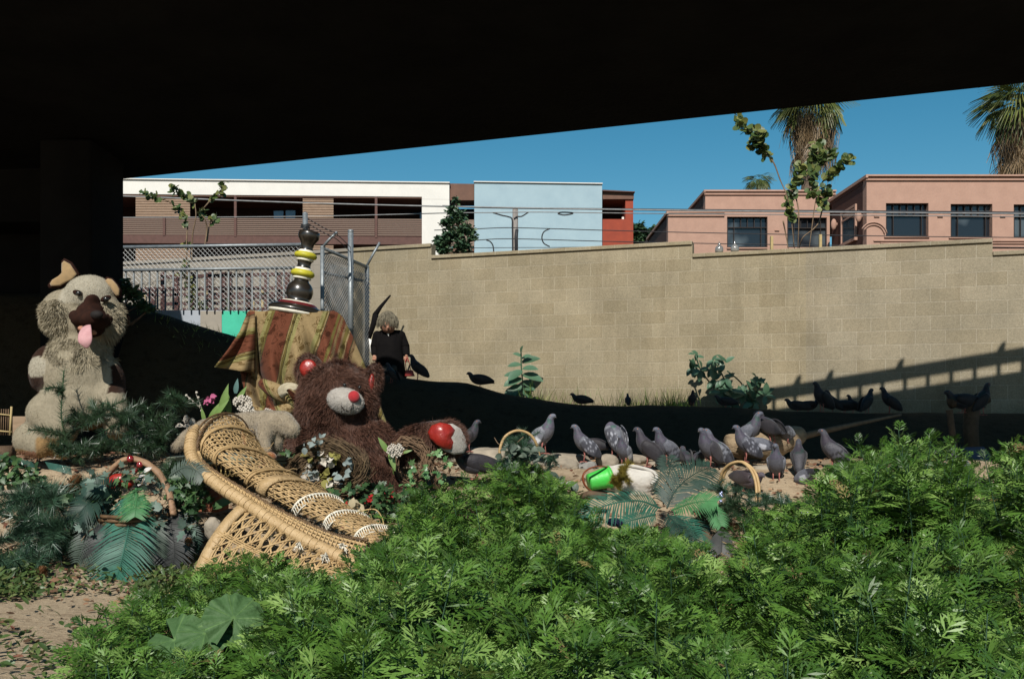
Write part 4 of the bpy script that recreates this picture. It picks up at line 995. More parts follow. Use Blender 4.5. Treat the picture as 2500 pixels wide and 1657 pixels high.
M_dog = mat('short_plush', (1.02,1,.97), (.84,.82,.78), rough=.95, scale=45, bump=.5, bscale=120, attr='Col', sheen=.06, spec=.08)
M_dogf = mat('long_plush_strands', (1.05,1.03,1), (.75,.72,.64), rough=.85, scale=30, attr='Col', sheen=.05, spec=.15)
dog = empty('plush_dog', P(180, 1118, DD), 'big sitting plush shepherd dog with tan ears and hanging pink tongue', 'plush toy')
b = MB()
E_(b,DD,220,720,62,50,52); E_(b,DD,156,766,56,60,55); E_(b,DD,264,778,38,56,50); E_(b,DD,210,790,62,48,50)
E_(b,DD,196,862,76,60,52); E_(b,DD,190,915,96,88,70); E_(b,DD,196,975,98,78,72); E_(b,DD,110,900,36,60,45,12); E_(b,DD,278,930,26,60,40,-8)
chain(b,DD,[(150,975,52,-.03),(118,1010,52,-.12),(150,1048,40,-.18)])
chain(b,DD,[(268,965,38,-.05),(278,1000,34,-.14),(285,1045,30,-.2)])
chain(b,DD,[(75,1072,42,-.12),(100,1088,30,-.16)]); chain(b,DD,[(140,1085,30,-.08),(155,1098,24,-.1)])
body = fuse(b.build('body', M_dog, dog), .018); paint(body, dogcol, False)
def ruffm(p):
    x, y = dpx(p); return (736 < y < 836 and (x < 182 or x > 262)) or (128 < x and 828 < y < 912-abs(x-212)*.45)
fur(body, body, 46000, .036, .005, M_dogf, flow=(0,-.1,-1), fl=1.0, jit=.5, colfn=lambda p, n: tuple(c*1.35 for c in (GR if n.y < .2 else BK)), mask=ruffm, clump=12)
fur(body, body, 22000, .009, .003, M_dogf, flow=(0,0,-1), fl=.8, colfn=lambda p, n: dogcol(p, n), name='nap')
M_snout = mat('dark_brown_plush', (.03,.012,.008), (.018,.008,.006), rough=.95, scale=30, spec=.1)
b = MB(); E_(b,DD,229,742,16,24,46,6,-.10); E_(b,DD,226,760,32,22,56,0,-.10); E_(b,DD,222,780,44,28,62,0,-.10); E_(b,DD,230,780,32,24,44,0,-.22); E_(b,DD,186,772,16,16,26,-25,-.09); E_(b,DD,260,784,16,20,26,20,-.09); E_(b,DD,222,806,32,18,36,-8,-.13)
b2 = fuse(b.build('snout', M_snout, dog), .012)
b = MB(); E_(b,DD,236,768,15,10,10,0,-.325); b.build('nose', mat('matte_black', (.012,.009,.008), rough=.8), dog)
b = MB(); E_(b,DD,214,806,20,9,34,18,-.20); b.build('lower_jaw', mat('tan_pink_felt', (.42,.2,.13), scale=30), dog)
M_tongue = mat('pink_felt', (.50,.28,.29), (.42,.22,.23), rough=.85, scale=30)
b = MB(); tp = cr([P(210,796,DD-.30), P(207,812,DD-.36), P(208,832,DD-.38), P(212,850,DD-.37)], 5)
b.tube(tp, [.03,.034,.037,.04,.043,.045,.046,.047,.048,.048,.046,.042,.036,.028,.018,.006][:len(tp)], n=14, flat=.22, up=(0,-1,0)); b.build('tongue', M_tongue, dog)
for x, y, r in ((191,715,-14),(258,729,24)):
    b = MB(); E_(b,DD,x,y,14,7,8,-r,-.122); e = b.build('eye_patch', M_snout, dog)
    b = MB(); E_(b,DD,x+1,y+1,7,7,7,0,-.145); sub(b.build('eye', M_black, dog), e)
M_ear = mat('tan_plush', (.31,.205,.10), (.24,.16,.08), rough=.9, scale=25, sheen=.3)
for ol in ([(189,668),(180,655),(171,642),(156,634),(150,640),(153,653),(149,667),(138,677),(125,684),(119,694),(122,700),(145,699),(160,690),(178,682)], [(254,684),(262,678),(272,680),(285,694),(292,706),(291,722),(284,724),(276,715),(268,702),(260,695)]):
    cx = sum(q[0] for q in ol)/len(ol); cy = sum(q[1] for q in ol)/len(ol)
    b = MB(); dome(b, [(cx+(x-cx)*1.1, cy+(y-cy)*1.1) for x, y in ol], DD-.01, .012, .03); e = b.build('ear', M_snout, dog)
    b = MB(); dome(b, [(cx+(x-cx)*.93, cy+(y-cy)*.93) for x, y in ol], DD-.03, .012, .008); sub(b.build('inner_ear', M_ear, dog), e)
b = MB()
for pts in (((212,880),(213,930),(208,985)), ((80,960),(100,956),(118,960)), ((66,1060),(80,1056),(96,1062))):
    b.tube([P(x,y,DD-.32 if x > 200 else DD-.27) for x,y in pts], .001, n=3)
# ---- taupe plush
TD = 6.05
M_tau = mat('taupe_plush', (.27,.22,.155), (.20,.16,.11), rough=.95, scale=22, bump=.5, bscale=90, sheen=.35)
M_rusty = mat('rusty_orange_plush', (.25,.09,.03), (.17,.06,.02), rough=.9, scale=25, sheen=.3)
t = empty('plush_animal', P(640, 1125, TD), 'floppy taupe plush animal with orange brown paws lying behind the wicker hood', 'plush toy')
b = MB(); chain(b,TD,[(430,1092,14,-.02),(458,1068,20,0),(500,1046,24,.05),(560,1035,24,.08),(600,1030,26,.06),(650,1034,34,0),(690,1032,30,-.02),(712,1048,22,-.05)])
chain(b,TD,[(650,1045,26,-.05),(644,1075,17,-.1),(648,1098,15,-.12)]); chain(b,TD,[(680,1055,20,0),(676,1080,15,-.02)]); E_(b,TD,677,1094,15,13,13)
o = fuse(b.build('body', M_tau, t), .012); fur(o, o, 9000, .01, .003, M_tau)
b = MB(); chain(b,TD,[(600,1050,14,.02),(608,1075,17,.0),(618,1100,17,0)]); fuse(b.build('hind_leg', M_rusty, t), .012)
b = MB(); E_(b,TD,652,1116,24,15,20,0,-.12); b.build('paw', M_rusty, t)
# ================================================================ draped cloth
def cloth_mat():
    m, t_, bs = nt('striped_tapestry'); L = t_.links; uv = N(t_, 'ShaderNodeUVMap'); sp = N(t_, 'ShaderNodeSeparateXYZ')
    nz = N(t_, 'ShaderNodeTexNoise'); nz.inputs['Scale'].default_value = 5; L.new(uv.outputs[0], nz.inputs[0])
    mu = N(t_, 'ShaderNodeMath', operation='MULTIPLY_ADD'); L.new(uv.outputs[0], sp.inputs[0]); L.new(nz.outputs[0], mu.inputs[0]); mu.inputs[1].default_value = .02; L.new(sp.outputs['X'], mu.inputs[2])
    r = N(t_, 'ShaderNodeValToRGB'); r.color_ramp.interpolation = 'CONSTANT'; L.new(mu.outputs[0], r.inputs[0])
    BE=(.26,.185,.095); OL=(.12,.095,.028); BR=(.12,.038,.02); DK=(.05,.04,.02); YL=(.22,.195,.08); TA=(.17,.11,.06)
    st = [(0,BR),(.05,TA),(.07,OL),(.10,BE),(.115,BR),(.16,DK),(.17,TA),(.20,BE),(.30,YL),(.335,OL),(.35,OL),(.36,DK),(.365,BR),(.54,DK),(.545,OL),(.55,BE),(.555,OL),(.575,DK),(.585,YL),(.62,BE),(.80,YL),(.835,OL),(.85,BE),(.86,DK),(.87,BR),(.95,OL),(.98,BR)]
    el = r.color_ramp.elements; el[0].position = 0; el[0].color = (*BR, 1); el[1].position = .99; el[1].color = (*TA, 1)
    for p_, c in st[1:]:
        e = el.new(p_); e.color = (*c, 1)
    mp = N(t_, 'ShaderNodeMapping'); mp.inputs['Scale'].default_value = (9, 11, 1); L.new(uv.outputs[0], mp.inputs[0])
    dz = N(t_, 'ShaderNodeTexNoise'); dz.inputs['Scale'].default_value = 1.3; dz.inputs['Detail'].default_value = 3; L.new(mp.outputs[0], dz.inputs[0])
    dm = N(t_, 'ShaderNodeMix', data_type='RGBA', blend_type='LINEAR_LIGHT'); dm.inputs[0].default_value = .55; L.new(mp.outputs[0], dm.inputs[6]); L.new(dz.outputs[1], dm.inputs[7])
    wv = N(t_, 'ShaderNodeTexVoronoi'); wv.feature = 'SMOOTH_F1'; wv.inputs['Scale'].default_value = 1.5; wv.inputs['Smoothness'].default_value = .2; L.new(dm.outputs[2], wv.inputs[0])
    r2 = N(t_, 'ShaderNodeValToRGB'); r2.color_ramp.interpolation = 'CONSTANT'; e = r2.color_ramp.elements; e[0].position = 0; e[0].color = (.42,.36,.25,1); e[1].position = .30; e[1].color = (1,1,1,1)
    e3 = e.new(.42); e3.color = (.5,.45,.35,1); e4 = e.new(.48); e4.color = (1,1,1,1); L.new(wv.outputs['Distance'], r2.inputs[0])
    mx = N(t_, 'ShaderNodeMix', data_type='RGBA', blend_type='MULTIPLY'); mx.inputs[0].default_value = 1; L.new(r.outputs[0], mx.inputs[6]); L.new(r2.outputs[0], mx.inputs[7])
    n3 = N(t_, 'ShaderNodeTexNoise'); n3.inputs['Scale'].default_value = 60; L.new(uv.outputs[0], n3.inputs[0]); r3 = N(t_, 'ShaderNodeValToRGB'); r3.color_ramp.elements[0].color = (.75,.75,.72,1); r3.color_ramp.elements[1].color = (1.15,1.15,1.1,1); L.new(n3.outputs[0], r3.inputs[0])
    m2 = N(t_, 'ShaderNodeMix', data_type='RGBA', blend_type='MULTIPLY'); m2.inputs[0].default_value = 1; L.new(mx.outputs[2], m2.inputs[6]); L.new(r3.outputs[0], m2.inputs[7])
    L.new(m2.outputs[2], bs.inputs['Base Color']); bs.inputs['Roughness'].default_value = .8; bs.inputs['Sheen Weight'].default_value = .03; bs.inputs['Specular IOR Level'].default_value = .15
    return m
M_cloth = cloth_mat()
LX = [(757,612),(768,603),(800,597),(850,591),(905,587),(935,593),(965,601),(990,612),(1010,626),(1060,650),(1130,660)]
RX = [(757,812),(765,828),(775,838),(789,844),(822,862),(887,888),(960,916),(1033,943),(1130,960)]
def build_cloth():
    na, nb = 110, 84; v = []; uv = []; f = []; CD = 6.98
    for j in range(nb+1):
        b_ = j/nb
        y = 757+(1125-757)*max(0, (b_-.08))/.92 if b_ > .08 else 757
        l, r_ = ip(y, LX), ip(y, RX)
        for i in range(na+1):
            a = i/na; g = sst((y-757)/170)
            sag = 14*math.sin(math.pi*a)*(1 if y < 800 else 0)*0
            D = CD+.22*(2*a-1)**2
            D -= g*(.05*sst((y-790)/200)*math.sin(a*25+2*math.sin(b_*3))+.02*math.sin(a*27+1.5*math.sin(b_*3)) + .014*math.sin(a*61-b_*4+1)+.10*noise.noise(Vector((a*6, b_*2.6, 2)))+.03*noise.noise(Vector((a*15, b_*5, 7))))
            cx = .10+.13*b_       # deep crease
            D += g*.14*math.exp(-((a-cx)/.018)**2)
            yy = y+5*math.sin(a*18)*sst((y-860)/60)+(3*math.sin(a*9) if y > 757 else 0)
            if b_ <= .08: D += (.08-b_)/.08*.48; yy = 757-0; 
            v.append(P(l+(r_-l)*a, yy, D) if b_ > .08 else Vector((P(l+(r_-l)*a, 757, CD+.22*(2*a-1)**2).x, D, P(0, 757-2, CD).z)))
            X_ = l+(r_-l)*a; uu = (X_-584+.26*(y-757)+8*math.sin(b_*5))/262; uu = uu if a > cx else (X_-584+.05*(y-757))/262+.06
            uv.append((uu % 1.0, 1-b_*1.1))
    for j in range(nb):
        for i in range(na): k = j*(na+1)+i; f.append((k, k+1, k+na+2, k+na+1))
    me = bpy.data.meshes.new('cloth'); root = empty('draped_cloth', P(760, 1125, 7.1), 'brown, olive and beige patterned tapestry draped over a tall stand behind the teddy bear', 'cloth')
    me.from_pydata(v, [], f); o = bpy.data.objects.new('cloth_sheet', me); link(o, root); me.polygons.foreach_set('use_smooth', [True]*len(f))
    ul = me.uv_layers.new(name='UVMap'); 
    for lp in me.loops: ul.data[lp.index].uv = uv[lp.vertex_index]
    me.materials.append(M_cloth); s = o.modifiers.new('s', 'SOLIDIFY'); s.thickness = .006
    v = []; f = []; uv2 = []; n1, n2 = 30, 16; O = [(757,607),(775,600),(810,586),(846,561),(872,541),(895,523)]
    for i in range(n1+1):
        s_ = i/n1; yo = 760+135*s_; xo = ip(yo, O); yi = 760+152*s_; xi = 622
        for j in range(n2+1):
            t2 = j/n2; x = xo+(xi-xo)*t2; y = yo+(yi-yo)*t2; v.append(P(x, y, 7.08-.05*s_*math.sin(t2*9+s_*2)-.05*s_*(1-t2))); uv2.append((((x-540)*.35+(y-757)*1.15)/262 % 1, y/300))
    for i in range(n1):
        for j in range(n2): k = i*(n2+1)+j; f.append((k, k+1, k+n2+2, k+n2+1))
    m2_ = bpy.data.meshes.new('hanging_corner'); m2_.from_pydata(v, [], f); o3 = bpy.data.objects.new('hanging_corner', m2_); link(o3, root); m2_.polygons.foreach_set('use_smooth', [True]*len(f)); m2_.materials.append(M_cloth)
    ul = m2_.uv_layers.new(name='UVMap')
    for lp in m2_.loops: ul.data[lp.index].uv = uv2[lp.vertex_index]
    s2 = o3.modifiers.new('s', 'SOLIDIFY'); s2.thickness = .006
    # gathered corner at the lower left
    def roll(pts, rads, nm):
        b = MB(); b.tube(cr([P(*q) for q in pts], 6), rads, n=16); o2 = b.build(nm, M_cloth, root); me2 = o2.data; u2 = me2.uv_layers.new(name='UVMap')
        for lp in me2.loops: c = me2.vertices[lp.vertex_index].co; u2.data[lp.index].uv = ((c.x+c.z*.6)*2.2 % 1, c.z*1.5)
        return o2
    m_ = lambda a, n: [a*(.6+.4*math.sin(math.pi*i/(n-1))) for i in range(n)]
    roll(((640,935,6.88),(665,950,6.8),(700,968,6.78),(730,985,6.82)), m_(.055, 19), 'gathered_fold')
    roll(((600,985,6.85),(640,1010,6.76),(700,1000,6.74),(728,985,6.78)), m_(.045, 19), 'gathered_fold')
    b = MB()
    for k in range(9):
        rr_ = 8+k*2.2; b.tube([P(707+math.cos(q)*rr_*1.1, 954-math.sin(q)*rr_*.75, 6.72-.012*(9-k)) for q in np.linspace(.2, 4.2, 16)], .0042, n=5)
    b.build('fringe_roll', mat('cream_fringe', (.46,.41,.30), (.33,.28,.19), scale=30), root)
build_cloth()
# ================================================================ turned finial
M_lac = mat('black_lacquer', (.012,.010,.008), (.022,.017,.013), rough=.32, spec=.6, scale=12, coat=.3)
M_yel = mat('mustard_yellow_paint', (.46,.42,.03), (.36,.33,.03), rough=.45, scale=25)
M_crm = mat('cream_paint', (.74,.70,.60), (.62,.58,.48), rough=.5, scale=25)
M_burg = mat('burgundy_paint', (.13,.018,.02), (.08,.012,.014), rough=.35, scale=18)
FD = 7.15; s = FD/F; c0 = P(724, 757, FD); ax = Matrix.Rotation(math.radians(9.5), 3, 'Y')
fin = empty('turned_finial', c0, 'black turned wooden finial with yellow and cream rings on a round base on the cloth', 'ornament')
def lat(prof, nm, m): b = MB(); b.lathe(c0, [(r*s, z*s) for r, z in prof], 36, ax); b.build(nm, m, fin)
lat([(.1,-12),(62,-12),(67,-7),(66,-4)], 'base_rim', M_crm)
lat([(66,-4),(69,0),(66,5),(58,9),(50,12)], 'base_disc', M_lac)
lat([(50,12),(46,16),(40,19)], 'base_band', M_burg); lat([(40,19),(37,21),(33,22)], 'base_band', M_crm)
lat([(33,22),(26,25),(31,34),(33,46),(30,58),(24,66),(19,70),(17,76)], 'bulb', M_lac)
lat([(17,76),(22,77),(23,80),(21,82)], 'ring', M_crm); lat([(21,82),(27,85),(29.5,90),(27,96),(21,99)], 'ring', M_yel); lat([(21,99),(21,102),(18,104)], 'ring', M_crm)
lat([(18,104),(16,108),(16,116),(18,121)], 'neck', M_lac)
lat([(18,121),(21,122),(21,125),(20,127)], 'ring', M_crm); lat([(20,127),(26,130),(28,134.5),(26,140),(19,143)], 'ring', M_yel); lat([(19,143),(19,146),(16,148)], 'ring', M_crm)
lat([(16,148),(14.5,153),(16,163),(21,172),(25,177),(26,182),(26,189),(24,194),(17,196),(12,194),(.1,193)], 'cup_top', M_lac)
# ================================================================ fallen wicker chair
M_wick = mat('golden_wicker', (.47,.32,.155), (.34,.22,.10), rough=.55, scale=30, spec=.35, bump=.3, bscale=80)
M_wickd = mat('dark_braided_wicker', (.15,.09,.042), (.07,.04,.02), rough=.55, scale=40)
M_wrap = mat('wrapped_cane', (.46,.32,.17), (.36,.24,.115), rough=.5, scale=18, spec=.35, bump=.5, bscale=120)
M_str = mat('white_cord', (.74,.69,.58), (.6,.55,.45), scale=30)
wk = empty('wicker_chair', P(680, 1440, 5.2), 'fallen golden wicker chair, its long woven hood and flared base lying on their side', 'chair')
SEC = [  # left foot, crown, right foot : px + depth
 ((474,1100,5.55),(546,1012,5.75),(607,1088,5.95)), ((498,1118,5.5),(565,1052,5.66),(640,1118,5.92)), ((527,1132,5.45),(598,1096,5.58),(685,1158,5.88)),
 ((605,1181,5.36),(672,1150,5.48),(732,1182,5.8)), ((640,1205,5.32),(716,1172,5.42),(790,1222,5.72)), ((713,1246,5.25),(787,1208,5.34),(832,1250,5.6)),
 ((787,1279,5.18),(847,1248,5.27),(898,1284,5.5)), ((863,1310,5.12),(917,1282,5.2),(957,1312,5.4)), ((905,1338,5.08),(950,1312,5.16),(985,1335,5.34))]
def sect(u):
    k = u*(len(SEC)-1); i = min(int(k), len(SEC)-2); t = k-i
    return [P(*a).lerp(P(*b_), t) for a, b_ in zip(SEC[i], SEC[i+1])]
def hood(u, v):
    """v 0..1 over the arch"""
    a, c, e = sect(u); th = math.pi*v; m = (a+e)/2
    return m-(e-a)/2*math.cos(th)+(c-m)*math.sin(th)**.85
def hn(u, v):
    e = .01; a = hood(min(1, u+e), v)-hood(max(0, u-e), v); b_ = hood(u, min(1, v+e))-hood(u, max(0, v-e)); n = a.cross(b_).normalized()
    return n if n.y < 0 or n.z > .3 else -n
b = MB()
def strip(b, f, w, th, n=26, off=0, wig=.003):
    pts = []; ns = []
    for i in range(n+1):
        q = f(i/n)
        if q is None: continue
        p, nn = q; pts.append(p+nn*(off+rr(-wig, wig))); ns.append(nn)
    if len(pts) > 1: b.rib(pts, w, ns, th)
for k in range(13):
    v0 = (k+.5)/13
    strip(b, lambda t, v0=v0: (hood(t, v0), hn(t, v0)), .007, .003, 50, .0)
    strip(b, lambda t, v0=v0: (hood(t, min(1, v0+.028)), hn(t, min(1, v0+.028))), .005, .003, 50, .001)
for sg in (1, -1):
    for k in range(-8, 38):
        def f(t, k=k, sg=sg):
            v = t; u = (k+.5)/34+sg*(v-.5)*.22
            return (hood(u, v), hn(u, v)) if 0 <= u <= 1 else None
        strip(b, f, .0085, .003, 22, .004 if sg > 0 else -.003)
b.build('woven_hood', M_wick, wk)
b = MB()
for k in range(46):
    v0 = .5; pass
for u, w, m, nm in ((.0,.03,M_wickd,'rim_braid'),(.10,.02,M_wick,'hoop'),(.25,.022,M_wick,'hoop'),(.375,.026,M_wick,'hoop'),(.50,.062,M_wrap,'hoop_band')):
    b = MB()
    for dd in ((-.006, 0, .006) if w < .03 else (0,)):
        b.rib([hood(min(1, max(0, u+dd)), v)+hn(u, v)*.012 for v in np.linspace(0, 1, 30)], w if w > .03 else .008, [hn(u, v) for v in np.linspace(0, 1, 30)], .008)
    b.build(nm, m, wk)
# wrapped cord over the lower hoops
for u in (.63, .76, .89):
    b = MB(); c = [hood(u, v)+hn(u, v)*.012 for v in np.linspace(.0, .97, 26)]
    b.tube(c, .006, n=6); b.tube([p+Vector((.022,-.01,-.03)) for p in c[1:]], .0035, n=5)
    for i in range(1, 25, 1): b.tube([c[i]+Vector((0,0,.006)), c[i]+Vector((.02,-.012,-.034))], .003, n=4)
    b.build('cord_binding', M_str, wk)
# braided edge rope and thick rim
def rope(pts, r, turns, m, nm, rs=.006):
    c = cr([P(*q) for q in pts], 14); b = MB(); n = len(c)
    for ph in (0, 2.1, 4.2):
        o = []
        for i, p in enumerate(c):
            t = (c[min(i+1, n-1)]-c[max(i-1, 0)]).normalized(); a = t.cross(Vector((0,-1,0))).normalized(); bb = t.cross(a); q = ph+turns*6.283*i/n
            o.append(p+(a*math.cos(q)+bb*math.sin(q))*r)
        b.tube(o, rs, n=5)
    b.build(nm, m, wk)
rope([(545,1012,5.74),(512,1030,5.6),(490,1060,5.52),(482,1098,5.46),(498,1128,5.4),(540,1160,5.34),(600,1196,5.28),(660,1232,5.22),(740,1272,5.14),(820,1305,5.08),(898,1318,5.04)], .008, 60, M_wickd, 'braided_edge', .0042)
rope([(545,1012,5.74),(580,1030,5.82),(604,1060,5.9),(608,1095,5.92)], .008, 16, M_wickd, 'braided_edge', .0042)
b = MB(); rimp = [(480,1040,5.6),(468,1070,5.52),(466,1105,5.44),(482,1140,5.38),(530,1182,5.3),(590,1222,5.24),(650,1262,5.17),(720,1306,5.1),(800,1345,5.03),(868,1378,4.98)]
c = cr([P(*q) for q in rimp], 16); n = len(c); b.tube(c, [.034*(1+.05*math.sin(i*2.6)) * min(1, .45+i/25) for i in range(n)], n=14); o = b.build('wrapped_rim', M_wrap, wk)
b = MB()
for i in range(6, n-1, 3):
    p = c[i]; t = (c[i+1]-c[i-1]).normalized(); a = t.cross(Vector((0,-1,0))).normalized(); bb = t.cross(a); R_ = .0355
    b.tube([p+(a*math.cos(q)+bb*math.sin(q))*R_+t*rr(-.002,.002) for q in np.linspace(0, 5.9, 12)], .0018, n=3, cap=False)
sub(b.build('cane_winding', M_wick, wk), o)
# flat weave between rim and braid
b = MB(); c1 = cr([P(*q) for q in rimp[2:]], 8); c2 = cr([P(*q) for q in ((486,1100,5.44),(500,1128,5.4),(545,1160,5.34),(603,1196,5.28),(662,1232,5.22),(740,1272,5.14),(820,1305,5.08),(898,1325,5.04))], 8); m_ = min(len(c1), len(c2))
for j in range(5):
    q = j/5+.1; pts = [c1[i].lerp(c2[min(len(c2)-1, int(i*len(c2)/len(c1)))], q) for i in range(len(c1))]; b.rib(pts, .0125, Vector((0,-1,.4)), .003)
for i in range(2, len(c1)-1):
    k = min(len(c2)-1, int(i*len(c2)/len(c1))); b.rib([c1[i], c1[i].lerp(c2[k], .5)+Vector((0,-.01,0)), c2[k]], .006, Vector((0,-1,.4)), .003)
b.build('edge_weave', M_wick, wk)
# flared base
TOP = cr([P(*q) for q in ((600,1232,5.24),(660,1272,5.17),(730,1316,5.1),(800,1352,5.04),(862,1385,4.99))], 8)
BOT = cr([P(*q) for q in ((476,1432,5.05),(560,1458,4.95),(650,1462,4.9),(740,1450,4.88),(825,1418,4.9))], 8)
def base(u, v):
    k = u*(len(TOP)-1); i = min(int(k), len(TOP)-2); a = TOP[i].lerp(TOP[i+1], k-i); k = u*(len(BOT)-1); i = min(int(k), len(BOT)-2); e = BOT[i].lerp(BOT[i+1], k-i)
    p = a.lerp(e, v); p.x -= .10*math.sin(math.pi*v)*(1-u)*.5; p.y -= .06*math.sin(math.pi*v)+.10*math.sin(math.pi*u)*.5; return p
BN = Vector((-.1,-1,.5))
b = MB()
for k in range(17):
    u0 = k/16
    for du in (0, .014): strip(b, lambda t: (base(min(1, u0+du), t), BN), .0075, .003, 10, .003, .003)
for sg in (1, -1):
    for k in range(-8, 20):
        def f(t, k=k, sg=sg):
            u = (k+.5)/12+sg*(t-.5)*.55; return (base(u, t), BN) if 0 <= u <= 1 else None
        strip(b, f, .0085, .003, 12, -.002 if sg > 0 else .007, .003)
for v0 in (.3, .62):
    for k in range(3): strip(b, lambda t: (base(t, v0+k*.02), BN), .007, .004, 30, .008, .002)
b.build('woven_base', M_wick, wk)
def slat(pts, w, nm='base_band'):
    b = MB(); b.rib(cr([P(*q) for q in pts], 8), w, Vector((-.35,-1,.35)), .028); return b.build(nm, M_wrap, wk)
slat([(596,1236,5.22),(560,1272,5.16),(525,1320,5.1),(498,1370,5.05),(474,1432,5.0)], .055)
slat([(806,1428,4.9),(840,1410,4.9),(872,1388,4.93)], .06)
b = MB()
for k in range(12): b.tube([P(668+rr(-6,6),1284+rr(-4,4),5.04), P(640+rr(-5,5),1320,5.0), P(610+k*2.4,1352+rr(-6,6),4.98)], .003, n=4)
b.build('loose_cane', M_wick, wk)
b = MB()
for _ in range(90):
    u = rr(.02,.98); v = rr(.05,.95); p = hood(u, v)+hn(u, v)*.01; d = Vector((rr(-1,1), rr(-.6,.1), rr(-.6,.8))).normalized(); L_ = rr(.02,.07)
    b.tube([p, p+d*L_*.5+hn(u,v)*.01, p+d*L_], .0017, n=3, cap=False)
for _ in range(60):
    p = base(rr(.02,.98), rr(.05,.95)); d = Vector((rr(-1,1), rr(-.8,0), rr(-.8,.6))).normalized(); L_ = rr(.03,.10); b.tube([p, p+d*L_*.5+Vector((0,-.01,0)), p+d*L_], .002, n=3, cap=False)
b.build('broken_ends', M_wick, wk)
for x, y in ((730,1325),(795,1352),(835,1328)):
    b = MB()
    for _ in range(14): b.tube([P(x+rr(-4,4), y+rr(-4,4), 4.98), P(x+rr(-14,14), y+rr(0,24), 4.93)], .0022, n=4)
    b.build('frayed_cord', M_str, wk)
# ================================================================ stones
M_stone = mat('dusty_stone', (.34,.29,.225), (.22,.19,.15), rough=.95, scale=7, bump=.6, bscale=40)
M_stone2 = mat('grey_stone', (.26,.25,.235), (.16,.155,.145), rough=.9, scale=9, bump=.4, bscale=50)
def rock(x, y, rx, ry, D, m, label, rough=.22, group='stones along the ledge', name='stone', blocky=1.0):
    s = D/F; bm = bmesh.new(); bmesh.ops.create_icosphere(bm, subdivisions=4, radius=1); sd_ = rr(0, 99)
    for v in bm.verts:
        p = v.co.copy(); q = max(abs(p.x), abs(p.y), abs(p.z)); p = p.lerp(p/q*.85, (blocky-1)*.5 if blocky > 1 else 0)
        p *= 1+rough*noise.noise(p*1.2+Vector((sd_,0,0)))+rough*.3*noise.noise(p*3.5+Vector((0,sd_,0)))
        v.co = Vector((p.x*rx*s, p.y*rx*s*.75, p.z*ry*s))
    me = bpy.data.meshes.new(name); bm.to_mesh(me); bm.free(); me.polygons.foreach_set('use_smooth', [True]*len(me.polygons)); me.materials.append(m)
    o = bpy.data.objects.new(name, me); COL.objects.link(o); o.location = P(x, y, D); o.rotation_euler = (0, 0, rr(-.4,.4)); return tag(o, label, 'stone', group)
RK = [(1205,1112,70,22,7.9,0,'broad flat tan slab beside the hooped basket, left of it',1.6),(1110,1120,24,12,7.8,0,'small tan stone under the bear foot',1),(1385,1125,60,20,7.9,0,'flat tan slab under the second standing pigeon',1.6),
(1378,1135,35,18,7.6,0,'pale oval boulder left of the grey round stone',1),(1436,1140,24,15,7.6,1,'round grey stone left of the green bucket',1),(1482,1128,30,20,7.7,0,'lumpy tan rock behind the green bucket',1.3),(1545,1122,34,14,7.9,0,'flat tan rock behind the white bag',1.5),
(1600,1140,30,14,7.8,0,'tan rock between the white bag and the ferns',1.3),(1700,1150,36,14,7.8,0,'tan rock behind the upright dark frond',1.5),(1800,1165,30,18,7.5,0,'tan rock behind the cane handle',1.2),(1880,1150,50,18,7.6,0,'flat pale slab at the right of the ledge',1.6),(1940,1175,34,16,7.4,0,'tan slab right of the tail-up pigeon',1.5),
(1880,1190,28,12,7.2,0,'small tan rock in front of the pale slab',1.3),(1310,1130,26,12,7.7,0,'small tan rock behind the basket greens',1.2),(1140,1140,30,10,7.5,0,'thin tan slab above the lying dark pigeon',1.5),(1060,1160,26,12,7.2,0,'tan rock near the twig wreath',1.2),
(1660,1175,22,9,7.4,0,'small pale rock left of the cane handle',1.2),(1560,1205,40,9,7.0,0,'low tan slab between the bag and the teal frond',1.5),(1330,1190,40,12,7.0,0,'low tan slab left of the green bucket',1.5),(2230,1200,40,12,7.2,0,'tan slab behind the tall weeds',1.4)]
for x, y, rx, ry, D, k, l, bl in RK: rock(x, y, rx, ry, D, (M_stone, M_stone2)[k], l, blocky=bl)
for i in range(14):
    x = rr(1050, 1950); y = rr(1165, 1225); rock(x, y, rr(5,11), rr(3,6), 6.9+(1230-y)/110, M_stone, 'small loose pebble on the bare soil in front of the ledge', group='loose pebbles', name='pebble')
# log and branch
M_log = mat('pale_cracked_log', (.36,.27,.17), (.2,.14,.085), scale=5, bump=1, bscale=30, stretch=(1.2,1.2,6))
M_logd = mat('dark_bark_log', (.12,.075,.045), (.06,.04,.025), scale=9, bump=1, bscale=30)
b = MB(); c = cr([P(1775,1085,7.9), P(1830,1088,7.95), P(1890,1082,8.1), P(1950,1062,8.4)], 6); n = len(c)
b.tube(c, [.08+.035*math.sin(math.pi*i/(n-1))**.7+.008*rr(-1,1) for i in range(n)], n=16)
lg = b.build('log', M_log, None, label='pale cracked log lying on the stones at the edge of the shade', cat='log')
b = MB(); b.tube(cr([P(1925,1075,8.3), P(2000,1055,8.5), P(2090,1035,8.8), P(2200,1012,9.2)], 6), list(np.linspace(.035,.012,19)), n=8)
b.build('long_branch', M_twig, None, label='thin bare branch reaching right from the end of the log', cat='branch')
